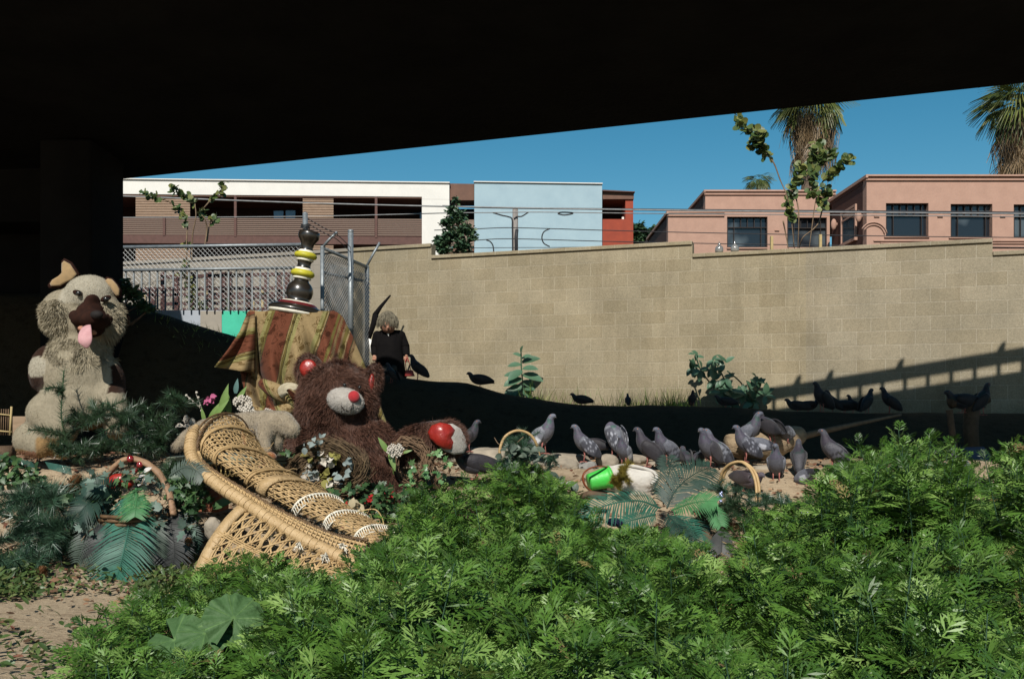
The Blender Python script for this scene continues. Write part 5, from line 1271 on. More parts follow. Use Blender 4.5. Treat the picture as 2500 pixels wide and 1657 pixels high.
# ================================================================ green bucket, white bag, tinsel
M_lime = mat('lime_green_plastic', (.05,.50,.06), (.06,.38,.06), rough=.45, spec=.4, scale=7, bump=.3)
M_maroon = mat('brown_red_plastic', (.20,.05,.02), rough=.4)
bk = empty('toy_bucket', P(1460,1190,6.9), 'bright lime green toy bucket with brown handle lying on its side', 'bucket')
ax_ = (P(1492,1165,6.97)-P(1434,1180,6.93)).normalized(); Mr = ax_.to_track_quat('Z','Y').to_matrix()
b = MB(); s = 6.9/F; c0 = P(1437,1177,6.93)
b.lathe(c0, [(.1*s,0),(19*s,0),(21*s,3*s),(25.5*s,46*s),(27.5*s,50*s),(28.5*s,50.5*s),(28.5*s,58*s),(26.5*s,58*s),(26*s,50*s),(20*s,6*s),(.1*s,5*s)], 32, Mr); b.build('body', M_lime, bk)
b = MB(); b.tube(cr([P(1486,1140,6.95),P(1460,1138,6.85),P(1436,1145,6.8),P(1423,1162,6.78),P(1427,1182,6.78),P(1440,1196,6.8),P(1455,1202,6.82)], 6), .0105, n=8, flat=.5); b.build('handle', M_maroon, bk)
M_bag = mat('white_canvas', (.52,.49,.445), (.44,.41,.37), rough=.9, scale=9, bump=.9, bscale=30)
bg_ = empty('white_bag', P(1545,1200,6.95), 'crumpled white canvas bag lying open beside the green bucket', 'bag')
b = MB(); nn_ = 44; v = []; f = []
for j in range(12):
    t = j/11; cx = 1484+t*118; R_ = 27*(1-.06*t)+5*math.sin(t*3.1); 
    if j == 11: R_ = 6
    if j == 10: R_ = 21
    for i in range(nn_):
        a = 2*math.pi*i/nn_; q = R_*(1+.10*noise.noise(Vector((math.cos(a)*1.6, math.sin(a)*1.6, t*4)))+.035*math.sin(a*9+t*5)); cy = 1168+t*8
        v.append(P(cx+4*math.sin(a*2), cy-math.sin(a)*q, 7.0)+Vector((0, -math.cos(a)*q*s*.9, 0)))
for j in range(11):
    for i in range(nn_): i2 = (i+1) % nn_; f.append((j*nn_+i, j*nn_+i2, (j+1)*nn_+i2, (j+1)*nn_+i))
b.add(v, f); o = b.build('body', M_bag, bg_); so = o.modifiers.new('s','SOLIDIFY'); so.thickness = .005
b = MB(); b.tube(cr([P(1486,1143,7.0),P(1520,1136,6.98),P(1560,1140,6.96),P(1596,1152,6.96),P(1603,1168,6.9),P(1590,1180,6.85)], 6), .012, n=8); b.build('rolled_hem', M_bag, bg_)
M_tins = mat('olive_gold_tinsel', (.30,.23,.05), (.16,.14,.03), rough=.3, metal=.4, scale=20)
r = bough('tinsel_sprig', [(1512,1200),(1515,1178),(1524,1150)], 6.72, 'gold green tinsel sprig in front of the white bag', M_tins, L=.055, sub=11, spread=(20,24), dens=20, dj=.05)
tag(r, cat='tinsel')
# ================================================================ handled baskets
M_cane = mat('tan_cane', (.46,.31,.15), (.34,.22,.10), rough=.5, scale=20, bump=.3)
M_caned = mat('brown_wrapped_cane', (.30,.18,.105), (.20,.12,.07), rough=.6, scale=16, bump=.5)
M_basket = mat('woven_brown_basket', (.13,.075,.035), (.07,.04,.02), rough=.6, scale=30)
def basket_body(c, R0, R1, H, m, parent, rows=9, nm='bowl'):
    b = MB(); c = Vector(c)
    for j in range(rows):
        t = j/(rows-1); r_ = R0+(R1-R0)*t
        b.tube([c+Vector((math.cos(a)*(r_+.006*math.sin(a*14+j*math.pi)), math.sin(a)*(r_+.006*math.sin(a*14+j*math.pi)), H*t)) for a in np.linspace(0, 6.283, 57)], H/rows*.55, n=5)
    for a in np.linspace(0, 6.283, 29)[:-1]: b.tube([c+Vector((math.cos(a)*R0, math.sin(a)*R0, 0)), c+Vector((math.cos(a)*R1, math.sin(a)*R1, H))], .006, n=4)
    return b.build(nm, m, parent)
# left: big basket with brown handle, fronds and red foil
lb = empty('fern_basket', P(340,1445,5.15), 'basket with arched brown handle overflowing with dark artificial fern fronds', 'basket')
basket_body(P(335,1330,5.35), .15, .20, .17, M_basket, lb)
b = MB(); c = cr([P(248,1215,5.4),P(256,1175,5.4),P(280,1138,5.38),P(312,1120,5.36),P(348,1126,5.34),P(385,1152,5.32),(P(408,1190,5.3)),P(418,1225,5.28),P(424,1258,5.26)], 6); n = len(c); b.tube(c, [.020*(1+.08*math.sin(i*1.3)) for i in range(n)], n=10, flat=.8); b.build('handle', M_caned, lb)
FR = [(((322,1205,0),(318,1260,-.10),(305,1330,-.2),(288,1400,-.24),(275,1432,-.22)), .20, M_fr_teal, 60),
 (((332,1190,.02),(333,1215,-.08),(331,1240,-.15),(329,1262,-.18)), .11, M_fr_green, 24),
 (((262,1200,.05),(235,1215,-.02),(205,1238,-.08),(180,1275,-.1)), .13, M_fr_dark, 34),
 (((252,1235,.0),(225,1280,-.08),(205,1330,-.12),(188,1375,-.12)), .10, M_fr_pale, 26),
 (((275,1250,0),(262,1290,-.1),(245,1340,-.14),(225,1410,-.12)), .12, M_fr_grey, 38),
 (((372,1230,0),(375,1270,-.08),(378,1310,-.12),(388,1360,-.12)), .10, M_fr_pale, 30),
 (((408,1245,.02),(418,1290,-.06),(425,1350,-.1),(412,1420,-.1)), .13, M_fr_grey, 46),
 (((350,1240,.04),(352,1300,-.02),(350,1360,-.05),(345,1425,-.05)), .11, M_fr_pale, 34),
 (((290,1215,.02),(262,1190,-.03),(230,1180,-.05),(200,1190,-.05)), .09, M_fr_dark, 26),
 (((415,1160,.06),(450,1140,.05),(480,1148,.02),(498,1170,0)), .08, M_fr_pale, 24),
 (((430,1250,.1),(455,1270,.08),(470,1310,.05),(476,1350,.05)), .07, M_fr_dark, 24),
 (((300,1260,.1),(270,1320,.02),(262,1380,0),(258,1430,0)), .12, M_fr_dark, 36),
 (((395,1230,.1),(388,1300,.05),(392,1380,.02),(384,1430,0)), .12, M_fr_dark, 36)]
for pts, L, m, n in FR: frond_mesh([P(x,y,5.3+d) for x,y,d in pts], L, n, up=(0,-.85,.5), w=.011).build('frond', m, lb)
b = MB(); 
for x, y, rx, ry in ((290,1172,26,17),(312,1180,14,12),(275,1186,14,10)): E_(b, 5.36, x, y, rx, ry, 14)
o = b.build('red_foil', M_redv, lb)
for x, y in ((318,1120),(342,1134),(328,1148)):
    b = MB(); E_(b, 5.33, x, y, 9, 9, 9); b.build('bauble', mat('dark_red_bauble', (.22,.01,.012), rough=.12, spec=.8, coat=1), lb)
ivy('ivy_sprays', [(395,1190,16,20),(395,1275,14,12),(385,1235,20,14),(458,1285,18,16),(230,1165,22,18),(212,1300,14,20),(315,1150,18,14),(355,1160,12,26)], 5.16, 40, (.04,.075), M_ivyp, None, parent=lb, dj=.05)
ivy('ivy_dark', [(330,1160,40,20),(440,1200,30,40),(455,1240,30,50),(240,1260,30,40),(300,1210,40,20),(250,1200,40,24),(180,1230,40,26),(200,1290,40,30),(300,1330,60,40),(390,1320,50,50),(150,1320,50,40),(470,1400,20,24)], 5.4, 560, (.03,.07), M_ivyd, None, parent=lb)
leaves_at('white_leaf_cluster', np.array([P(342+rr(-10,10),1165+rr(-14,16),5.2) for _ in range(8)]), (.03,.055), leaf_tpl(W=.7), mat('white_silk_leaf', (.62,.58,.55), scale=9, trans=.1), lb)
# hooped basket of greens on the ledge
hb = empty('hoop_basket', P(1275,1170,6.75), 'thin arched wire handle rising from a clump of dark artificial greens', 'basket')
b = MB(); b.tube(cr([P(1219,1115,6.7),P(1222,1090,6.7),P(1235,1064,6.72),P(1262,1051,6.74),P(1290,1058,6.76),P(1308,1080,6.78),P(1318,1118,6.8)], 8), .010, n=8); b.build('handle', M_cane, hb)
b = MB(); b.tube(cr([P(1207,1068,6.8),P(1220,1085,6.75),P(1250,1088,6.7),P(1278,1066,6.68)], 5), .003, n=4); b.build('loose_twig', M_twig, hb)
basket_body(P(1268,1180,6.85), .13, .16, .10, M_basket, hb)
bough('needles', [(1270,1170),(1272,1130),(1276,1080)], 6.7, None, M_needle2, L=.065, sub=34, spread=(55,42), dens=9, parent=hb)
bough('needles', [(1330,1165),(1345,1130),(1352,1110)], 6.6, None, M_needle2, L=.05, sub=7, spread=(25,25), dens=8, parent=hb)
ivy('silk_leaves', [(1235,1110,20,24),(1300,1115,16,20),(1330,1180,40,20),(1230,1150,22,20),(1380,1175,24,14),(1270,1120,40,30)], 6.62, 80, (.045,.08), leafmat('grey_silk_leaf', [(.07,.10,.075),(.11,.14,.105)]), None, parent=hb, tpl=leaf_tpl(W=.75))
# right cane-handled basket
rb = empty('cane_basket', P(1745,1270,6.5), 'basket with double yellow cane handle among dark greens at the right of the ferns', 'basket')
for dx in (0, 7):
    b = MB(); b.tube(cr([P(1755+dx,1182,6.75),P(1765+dx,1150,6.7),P(1785+dx,1131,6.64),P(1812+dx*.5,1128,6.6),P(1835+dx,1150,6.55),P(1846+dx,1185,6.5),P(1847+dx,1228,6.45)], 8), .0095, n=8); b.build('handle', M_cane, rb)
basket_body(P(1790,1300,6.5), .12, .16, .08, M_basket, rb)
bough('needles', [(1700,1190),(1750,1195),(1800,1200),(1840,1205)], 6.5, None, M_needle2, L=.05, sub=22, spread=(45,30), dens=8, parent=rb)
bough('needles', [(1720,1250),(1780,1245),(1850,1260)], 6.35, None, M_needle, L=.055, sub=30, spread=(50,35), dens=9, parent=rb)
bough('needles', [(1850,1235),(1890,1225),(1940,1240)], 6.3, None, M_needle2, L=.05, sub=18, spread=(40,25), dens=9, parent=rb)
bough('needles', [(1700,1290),(1740,1270),(1780,1260)], 6.2, None, M_needle, L=.05, sub=14, spread=(45,30), dens=9, parent=rb)
M_sil = mat('silver_blue_foil', (.45,.5,.75), (.3,.33,.5), rough=.2, metal=.5, spec=.8)
M_berry = mat('red_orange_berry', (.45,.07,.02), (.42,.22,.04), rough=.3)
for k in range(9):
    b = MB(); E_(b, 6.35, rr(1725,1765), rr(1195,1225), rr(3,6), rr(2.5,5), 4, rr(0,90)); b.build('foil_ornament', M_sil, rb)
for k in range(16):
    b = MB(); E_(b, 6.35, rr(1765,1830), rr(1225,1262), 3.5, 3.5, 3.5); b.build('berry', M_berry if k % 3 else M_gold, rb)
# ================================================================ wreaths
M_straw = mat('dark_straw', (.13,.085,.045), (.065,.04,.022), rough=.7, scale=40)
M_strawy = mat('golden_straw', (.50,.36,.16), (.35,.25,.10), rough=.6, scale=40)
def straw_ring(c, R_, rad, n, m, parent, D, name='straw', L=(.08,.16), w=.0022, sq=.8, a0=0, a1=6.283):
    b = MB(); s_ = D/F
    for _ in range(n):
        a = rr(a0, a1); q = rr(0,1)**.5*rad; ph = rr(0,6.283); l = rr(*L)/s_*.5
        def pt(a, q, ph): return P(c[0]+math.cos(a)*(R_+q*math.cos(ph)), c[1]-math.sin(a)*(R_+q*math.cos(ph))*sq, D+q*s_*math.sin(ph))
        da = l/R_; p0, p1, p2 = pt(a-da, q, ph), pt(a, q*1.1, ph+.2), pt(a+da, q*rr(.9,1.5), ph+.5)
        b.tube([p0, p1, p2], w, n=3, cap=False)
    return b.build(name, m, parent)
M_twd0 = mat('brown_straw', (.20,.14,.07), (.12,.08,.04), scale=20)
wr = empty('straw_wreath', P(795,1225,6.15), 'dark straw wreath filled with pale paper flowers leaning on the bear', 'wreath')
straw_ring((800,1148), 68, 36, 2200, M_straw, wr, 6.15, sq=.74); straw_ring((800,1150), 70, 34, 160, M_twd0, wr, 6.12, sq=.7, w=.0016)
b = MB(); b.tube([P(800+math.cos(a)*68, 1148-math.sin(a)*68*.74, 6.2) for a in np.linspace(0,6.283,30)], .062, n=12); b.build('wreath_core', M_straw, wr)
M_pap = mat('white_paper_petal', (.58,.53,.46), (.48,.43,.36), scale=12, trans=.15); M_papb = mat('pale_blue_petal', (.24,.28,.27), (.18,.22,.21), scale=12, trans=.1); M_papy = mat('olive_yellow_petal', (.24,.22,.06), (.18,.16,.045), scale=12, trans=.1)
def petals(name, lumps, D, n, size, m, parent, tpl=None):
    for x, y, rx, ry in lumps:
      pts = [P(x+rr(-1,1)*rx, y+rr(-1,1)*ry, D+rr(-.03,.03)) for _ in range(max(3, n//len(lumps)))]
      k = len(pts); leaves_at(name, np.array(pts), size, tpl or leaf_tpl(W=.85, n=3, fold=.25, droop=.3), m, parent, dirs=RNG.normal(0,1,(k,3)), ups=RNG.normal(0,.5,(k,3))+np.array([0,-1,.6]))
petals('white_petals', [(795,1122,22,10),(750,1145,8,18),(765,1175,14,8),(790,1190,22,8),(820,1175,14,10)], 6.08, 60, (.03,.06), M_pap, wr)
petals('blue_petals', [(848,1140,10,20),(758,1160,14,10),(830,1165,10,10),(778,1075,18,8),(755,1090,16,5)], 6.03, 40, (.025,.055), M_papb, wr)
petals('yellow_petals', [(775,1112,26,8),(800,1165,16,12),(820,1118,14,8)], 6.08, 44, (.03,.06), M_papy, wr)
tw = empty('twig_wreath', P(1010,1200,6.6), 'brown twig wreath propped right of the bear with a white flower sprig', 'wreath')
M_twd = mat('brown_twig', (.19,.12,.07), (.10,.06,.035), scale=20)
straw_ring((1000,1130), 46, 14, 110, M_twd, tw, 6.5, name='twigs', L=(.2,.34), w=.0042, sq=1.15); straw_ring((1030,1085), 40, 16, 60, M_twd, tw, 6.55, name='twigs', L=(.2,.3), w=.004, sq=.5)
b = MB()
for _ in range(16): b.tube([P(1040+rr(-8,8),1110+rr(-5,5),6.6), P(1075+rr(-20,14),1190+rr(-10,10),6.55)], .004, n=4)
b.build('twig_fan', M_twd, tw)
fl = empty('flower_sprig', P(950,1140,6.35), 'sprig with green heart leaves and a head of tiny white flowers before the twig wreath', 'flowers')
def florets(D, cx, cy, R_, n, parent, r=.009):
    b = MB()
    for _ in range(n):
        a = rr(0,6.283); q = rr(0,1)**.5*R_; p = P(cx+math.cos(a)*q, cy+math.sin(a)*q*.8, D+rr(-.03,.03))
        for k in range(4): t = k*1.571+rr(0,.4); b.ell(p+Vector((math.cos(t)*r, -.004, math.sin(t)*r)), (r*.7, r*.3, r*.7), nu=6, nv=4)
    b.build('florets', M_pap if r < .01 else M_pap, parent)
florets(6.3, 965, 1098, 18, 30, fl)
def heart_leaf(px_, D, ang, L, m, parent, w=.8):
    T, Tf = leaf_tpl(L=1, W=w, n=7, fold=.12, droop=.15, lobes=lambda t: w*.62*math.sin(math.pi*min(1, t+.06))**.6*(1-t*.45))
    a = math.radians(ang); V, Fq = scatter(T, Tf, frames(np.array([[math.cos(a), -.25, math.sin(a)]]), np.array([[.1,-.9,.4]])), np.array([P(*px_, D)]), np.array([L]))
    npmesh('leaf', V, Fq, m, parent, rnd=np.full(len(V), .6), smooth=True)
M_lime_l = leafmat('lime_leaf', [(.10,.18,.04),(.15,.24,.06),(.2,.3,.1)])
heart_leaf((946,1102), 6.35, 120, .11, M_lime_l, fl); heart_leaf((952,1104), 6.33, -72, .125, M_lime_l, fl); heart_leaf((985,1105), 6.4, 20, .06, M_lime_l, fl)
b = MB(); b.tube(cr([P(955,1100,6.38),P(960,1150,6.45),P(965,1195,6.5)],4), .004, n=5); b.build('stalk', M_lime_l, fl)
ivy('ivy_vine', [(1075,1112,14,12),(1088,1130,14,10),(1080,1160,14,12),(1060,1105,12,8),(1020,1150,26,20),(1000,1190,30,14)], 6.35, 60, (.035,.06), M_ivyg, 'bright ivy trailing beside the bear foot and the twig wreath')
cone = empty('wire_planter', P(1015,1195,6.7), 'tapered brass wire planter half hidden by the twig wreath', 'planter')
M_brass = mat('aged_brass', (.26,.19,.07), (.15,.11,.05), rough=.4, metal=.6, scale=20)
b = MB()
for j in range(9): t = j/8; b.tube([P(1012,1195,6.7)+Vector((math.cos(a)*(.05+.05*t), math.sin(a)*(.05+.05*t), .22*t)) for a in np.linspace(0,6.283,22)], .003, n=4)
for a in np.linspace(0,6.283,19)[:-1]: b.tube([P(1012,1195,6.7)+Vector((math.cos(a)*.05, math.sin(a)*.05, 0)), P(1012,1195,6.7)+Vector((math.cos(a+.5)*.10, math.sin(a+.5)*.10, .22))], .003, n=4)
b.build('wire_body', M_brass, cone)
b = MB(); b.tube([P(1012,1195,6.7)+Vector((math.cos(a)*.105, math.sin(a)*.105, .225)) for a in np.linspace(0,6.283,30)], .01, n=6); b.build('rim', M_brass, cone)
pl = empty('brass_stand', P(700,1165,6.35), 'low ornate brass and green ledge under the plush animal and the bear', 'stand')
b = MB(); p, q = P(420,1118,6.35), P(728,1124,6.35); b.box((p.x,6.25,p.z-.012),(q.x,6.9,p.z+.012)); b.box((p.x,6.27,p.z-.035),(q.x,6.88,p.z-.016)); o = b.build('ledge', mat('green_grey_metal', (.20,.22,.17),(.13,.15,.11), rough=.45, metal=.3), pl, smooth=False); bevel(o,.004)
b = MB(); x = 424
while x < 720:
    c_ = P(x, 1145, 6.3); b.tube([c_+Vector((math.cos(a)*.016, 0, math.sin(a)*.045)) for a in np.linspace(0,6.283,14)], .0045, n=4); x += 11
b.build('pierced_border', M_brass, pl)
# ================================================================ bouquet beside the cloth
bq = empty('bouquet', P(550,1030,6.5), 'bouquet of big lime leaves, white blossom and one pink flower by the cloth hem', 'flowers')
for px_, a, L in (((540,1010),75,.20),((510,1030),60,.15),((575,990),60,.15),((560,1010),95,.17),((500,1030),100,.10),((525,1015),50,.14)): heart_leaf(px_, 6.45+rr(-.05,.05), a, L, M_lime_l, bq, w=.7)
heart_leaf((575,960), 6.55, 80, .10, leafmat('blue_green_silk', [(.08,.16,.15),(.12,.22,.2)]), bq)
florets(6.4, 594, 982, 20, 34, bq, .011); florets(6.38, 605, 1005, 16, 22, bq, .011); florets(6.5, 655, 1005, 7, 6, bq, .010)
petals('pink_petals', [(512,975,8,8)], 6.45, 14, (.03,.05), mat('pink_petal', (.42,.10,.20), trans=.1), bq)
b = MB(); b.tube(cr([P(500,1030,6.5),P(495,1005,6.48),P(478,985,6.46),P(455,965,6.45)],5), .003, n=4); b.tube(cr([P(498,1020,6.5),P(490,990,6.48),P(480,965,6.46),P(478,955,6.45)],5), .003, n=4)
for x, y in ((455,965),(463,973),(472,982),(480,958),(484,970),(488,990),(492,1002),(497,1012)): b.ell(P(x,y,6.45), .0085)
b.build('white_bud_twigs', M_pap, bq)
petals('white_leaf', [(455,1035,10,10)], 6.4, 10, (.04,.06), M_pap, bq)
# ================================================================ pine boughs and ivy on the left
bough('pine_bough', [(165,1090),(150,1020),(152,960),(156,905)], 6.0, 'upright dark pine sprig in front of the plush dog', M_needle, L=.06, sub=5, spread=(28,35), dens=10)
bough('pine_bough', [(160,1075),(210,1030),(270,1010),(330,1030),(400,1060)], 6.0, 'thick dark pine garland lying across the feet of the plush dog', M_needle, L=.075, sub=40, spread=(60,45), dens=10)
bough('pine_bough', [(330,1045),(380,1020),(430,995),(452,985)], 6.2, 'dark pine garland end reaching right to the bouquet', M_needle, L=.07, sub=18, spread=(45,30), dens=10)
bough('pine_bough', [(150,1110),(220,1105),(300,1095),(400,1085)], 5.85, 'lower dark pine garland behind the basket handle', M_needle, L=.07, sub=36, spread=(55,35), dens=10)
bough('pine_bough', [(90,1240),(150,1225),(210,1215),(260,1200)], 5.6, 'dark pine bough behind the left fronds of the basket', M_needle, L=.08, sub=24, spread=(55,45), dens=11)
bough('pine_bough', [(395,1150),(430,1165),(470,1180),(500,1200)], 5.7, 'dark pine bough right of the brown basket handle', M_needle, L=.07, sub=18, spread=(45,35), dens=11)
bough('pine_bough', [(-20,1260),(40,1230),(90,1210),(128,1215)], 5.4, 'upper blue green artificial pine bough at the left edge', M_needle2, L=.10, sub=16, spread=(60,30), dens=13)
bough('pine_bough', [(-20,1330),(40,1300),(90,1285),(150,1290)], 5.3, 'lower blue green artificial pine bough at the left edge', M_needle2, L=.10, sub=26, spread=(70,45), dens=13)
bough('pine_bough', [(0,1390),(60,1370),(120,1360),(170,1340)], 5.2, 'lowest artificial pine bough above the bare dirt at left', M_needle2, L=.09, sub=20, spread=(60,35), dens=12)
ivy('ivy_patch', [(20,1145,30,20),(60,1160,30,18),(90,1175,22,14),(20,1175,26,12),(10,1120,18,12)], 5.9, 190, (.03,.055), M_ivyd, 'glossy ivy patch in front of the plush dog foot', tpl=leaf_tpl(W=.7))
ivy('ivy_patch', [(450,1195,24,30),(465,1240,20,40),(440,1300,26,40),(460,1360,24,30),(500,1215,18,20),(420,1200,20,30),(480,1160,20,20)], 5.5, 260, (.03,.06), M_ivyd, 'dark ivy mass between the fern basket and the wicker chair')
heart_leaf((520,1238), 5.45, 25, .16, M_ivyd, empty('silk_leaf', P(520,1240,5.45), 'single big crinkled green silk leaf behind the wicker rim', 'leaf'), w=.8)
ivy('ground_ivy', [(900,1200,60,20),(880,1240,50,26),(960,1215,50,20),(900,1275,40,16),(830,1195,30,14),(700,1110,24,8),(1000,1240,60,20)], 6.15, 420, (.035,.065), M_ivyd, 'dark green foliage strewn between the bear, the wreath and the feathery weeds', dj=.2)
M_redp = mat('red_petal', (.40,.02,.02), (.28,.012,.015), rough=.6, trans=.1)
for x, y, lab in ((848,1222,'red petals scattered by the white wreath flowers'), (955,1212,'red petals scattered under the twig wreath'), (905,1218,'red petals between the wreath and the bear leg')):
    r = empty('red_flower', P(x,y,6.05), lab, 'flowers', 'red fallen flowers'); petals('petals', [(x,y,14,7)], 6.05, 12, (.02,.04), M_redp, r)
r = empty('dried_flower', P(872,1225,5.95), 'cream dried flower cone lying above the wicker hood', 'flowers'); petals('petals', [(866,1240,10,16)], 5.9, 12, (.05,.08), mat('cream_husk', (.50,.42,.27), scale=14, trans=.1), r)
# pine cones
M_cone = mat('pine_cone_scale', (.26,.12,.045), (.12,.055,.025), rough=.7, scale=20)
def pinecone(x, y, D, R_, lab):
    r = empty('pine_cone', P(x, y+R_, D), lab, 'pine cone', 'pine cones'); b = MB(); s_ = R_*D/F; c = P(x, y, D)
    for i in range(70):
        z = -1+2*i/69; a = i*2.4; q = math.sqrt(max(.05, 1-z*z)); d = Vector((math.cos(a)*q, math.sin(a)*q, z*1.1)); p = c+d*s_*.6; t = d.cross(Vector((0,0,1))).normalized()*s_*.2
        e = c+(d+Vector((0,0,.35))).normalized()*s_*1.1; b.add([p-t, p+t, e+t*.7, e-t*.7, p-Vector((0,0,s_*.08))], [(0,1,2,3),(0,4,1)])
    b.build('scales', M_cone, r, smooth=False)
for q in ((185,1180,5.6,20,'rusty pine cone left of the basket handle, behind the others'), (172,1195,5.55,16,'smaller pine cone left of the basket handle'), (102,1396,5.0,15,'brown pine cone at the edge of the bare dirt'), (460,1322,5.2,10,'little pine cone right of the pale ivy leaves')): pinecone(*q)
b = MB()
for k in range(7): b.tube([P(110+k*1.5,1128+k*2.6,5.8), P(172+k*.6,1140+k*3,5.75)], .0026, n=4)
b.build('green_glass_sticks', mat('green_glass', (.06,.16,.13), rough=.1, spec=.8), None, label='bundle of thin green plastic sticks by the plush dog foot', cat='sticks')
b = MB()
for k in range(6): b.tube([P(-10,1108+k*3,5.95), P(78+k*3,1128+k*3,5.9)], .0026, n=4)
b.build('green_wire_bundle', mat('green_wire', (.05,.13,.10), rough=.15, spec=.8), None, label='bundle of green wire stems lying at the far left edge', cat='wires')
wc = empty('wire_cage', P(12,1062,6.3), 'small wooden slat cage cut by the left edge of the picture', 'cage')
b = MB()
for k in range(9): x = -20+k*5.6; b.tube([P(x,1062,6.3), P(x+1,998,6.3)], .003, n=5)
b.build('slats', M_twd, wc)
b = MB(); b.tube([P(-22,1008,6.29),P(28,1014,6.29)], .005, n=5); b.tube([P(-22,1050,6.29),P(28,1054,6.29)], .005, n=5); b.tube([P(28,992,6.29),P(24,1062,6.29)], .007, n=5); b.build('frame', M_stake, wc)
b = MB(); b.tube([P(-40,1108,6.3),P(30,1106,6.3)], .05, n=12); b.build('log', M_logd, None, label='short dark log at the left edge in front of the plush dog', cat='log')
b = MB(); p, q = P(30,1016,6.9), P(75,1090,6.9); b.box((p.x,6.9,q.z),(q.x,6.96,p.z)); bevel(b.build('board', mat('weathered_board', (.30,.21,.14),(.2,.14,.09), scale=8, stretch=(1,1,6)), None, smooth=False, label='upright weathered board half hidden behind the plush dog foot', cat='board'), .004)
p, q = P(478,1190,5.75), P(535,1250,5.75); b = MB(); b.box((p.x,5.75,q.z),(q.x,5.95,p.z)); bevel(b.build('clay_block', mat('terracotta', (.28,.10,.05),(.2,.07,.04), scale=12, bump=.3), None, smooth=False, label='terracotta block between the ivy and the wicker rim', cat='block'), .008)
rock(520, 1290, 22, 30, 5.35, M_stone, 'upright tan stone left of the wicker base', group=None)
rock(30, 1205, 34, 10, 5.7, M_stone, 'flat tan stone at the left edge behind the pine boughs', group=None)
# dry stalks
b = MB(); b.tube(cr([P(70,1592,4.0),P(110,1565,4.15),P(165,1528,4.35),(P(235,1495,4.55)),P(270,1485,4.65)],5), .004, n=5); b.build('dry_stalk', M_strawy, None, label='long curved straw stalk lying on the bare dirt', cat='stalk')
b = MB(); b.tube([P(368,1457,4.75),P(400,1450,4.75),P(448,1441,4.75)], .0045, n=5); b.build('dry_stalk', M_strawy, None, label='short pale straw stalk below the fern basket', cat='stalk')
b = MB(); b.tube(cr([P(850,1265,5.3),P(880,1248,5.3),P(915,1243,5.3),P(932,1262,5.3),P(938,1285,5.3)],5), .0035, n=5); b.build('dry_stalk', M_strawy, None, label='thin bent straw stalk arching beside the wicker hood', cat='stalk')
# straw clump and brown stake at the fern foot
sc_ = empty('straw_clump', P(1800,1440,5.3), 'golden straw tuft in the gap among the feathery weeds', 'straw'); b = MB()
for _ in range(240):
    x, y = 1795+random.gauss(0,28), 1395+random.gauss(0,26); a = rr(0,6.28); l = rr(8,30); b.tube([P(x,y,5.2+rr(-.1,.1)), P(x+math.cos(a)*l*.5+rr(-4,4),y+math.sin(a)*l*.5,5.15+rr(-.1,.1)), P(x+math.cos(a)*l,y+math.sin(a)*l,5.2+rr(-.12,.12))], .0022, n=3, cap=False)
b.build('stalks', M_strawy, sc_)
b = MB(); b.tube(cr([P(1722,1290,5.8),P(1735,1340,5.6),P(1738,1400,5.45)],4), .03, n=8); b.build('brown_stake', M_logd, None, label='brown stump under the artificial fern', cat='stump')
# dark objects
b = MB(); E_(b, 6.0, 1500,1274,20,11,16); E_(b, 6.0, 1515,1280,12,9,12); b.build('navy_cloth', mat('navy_fabric', (.012,.014,.045),(.02,.022,.06), rough=.8), None, label='crumpled navy cloth under the teal frond', cat='cloth')
tp_ = MB(); dome(tp_, [(2330,1092),(2402,1090),(2420,1110),(2408,1142),(2382,1160),(2352,1150),(2338,1120)], 8.6, .05); tp_.build('blue_tarp', mat('slate_blue_tarp', (.06,.075,.12),(.04,.05,.09), rough=.6), None, label='slate blue tarp lying in the shade at the far right', cat='tarp')
b = MB(); b.tube([(P(2336,1140,8.5).x,8.5,P(0,1140,8.5).z), P(2318,1000,8.5)], .03, n=8); b.build('dark_pole', M_logd, None, label='dark leaning pole left of the blue tarp', cat='pole')
b = MB(); b.tube([P(1480,1212,6.5), P(1440,1206,6.55), P(1405,1218,6.6)], .026, n=8); b.build('log', M_logd, None, label='short dark branch piece under the green bucket', cat='log')
M_fea = mat('white_down', (.62,.64,.68), scale=30, trans=.2)
for x, y, D, lab in ((1967,1257,5.6,'white downy feather caught on the weeds near the cane basket'), (2475,1208,5.2,'white downy feather on the weeds at the right edge')):
    r = empty('feather', P(x,y,D), lab, 'feather', 'white feathers'); petals('barbs', [(x,y,6,8)], D, 16, (.015,.035), M_fea, r, leaf_tpl(W=.3))
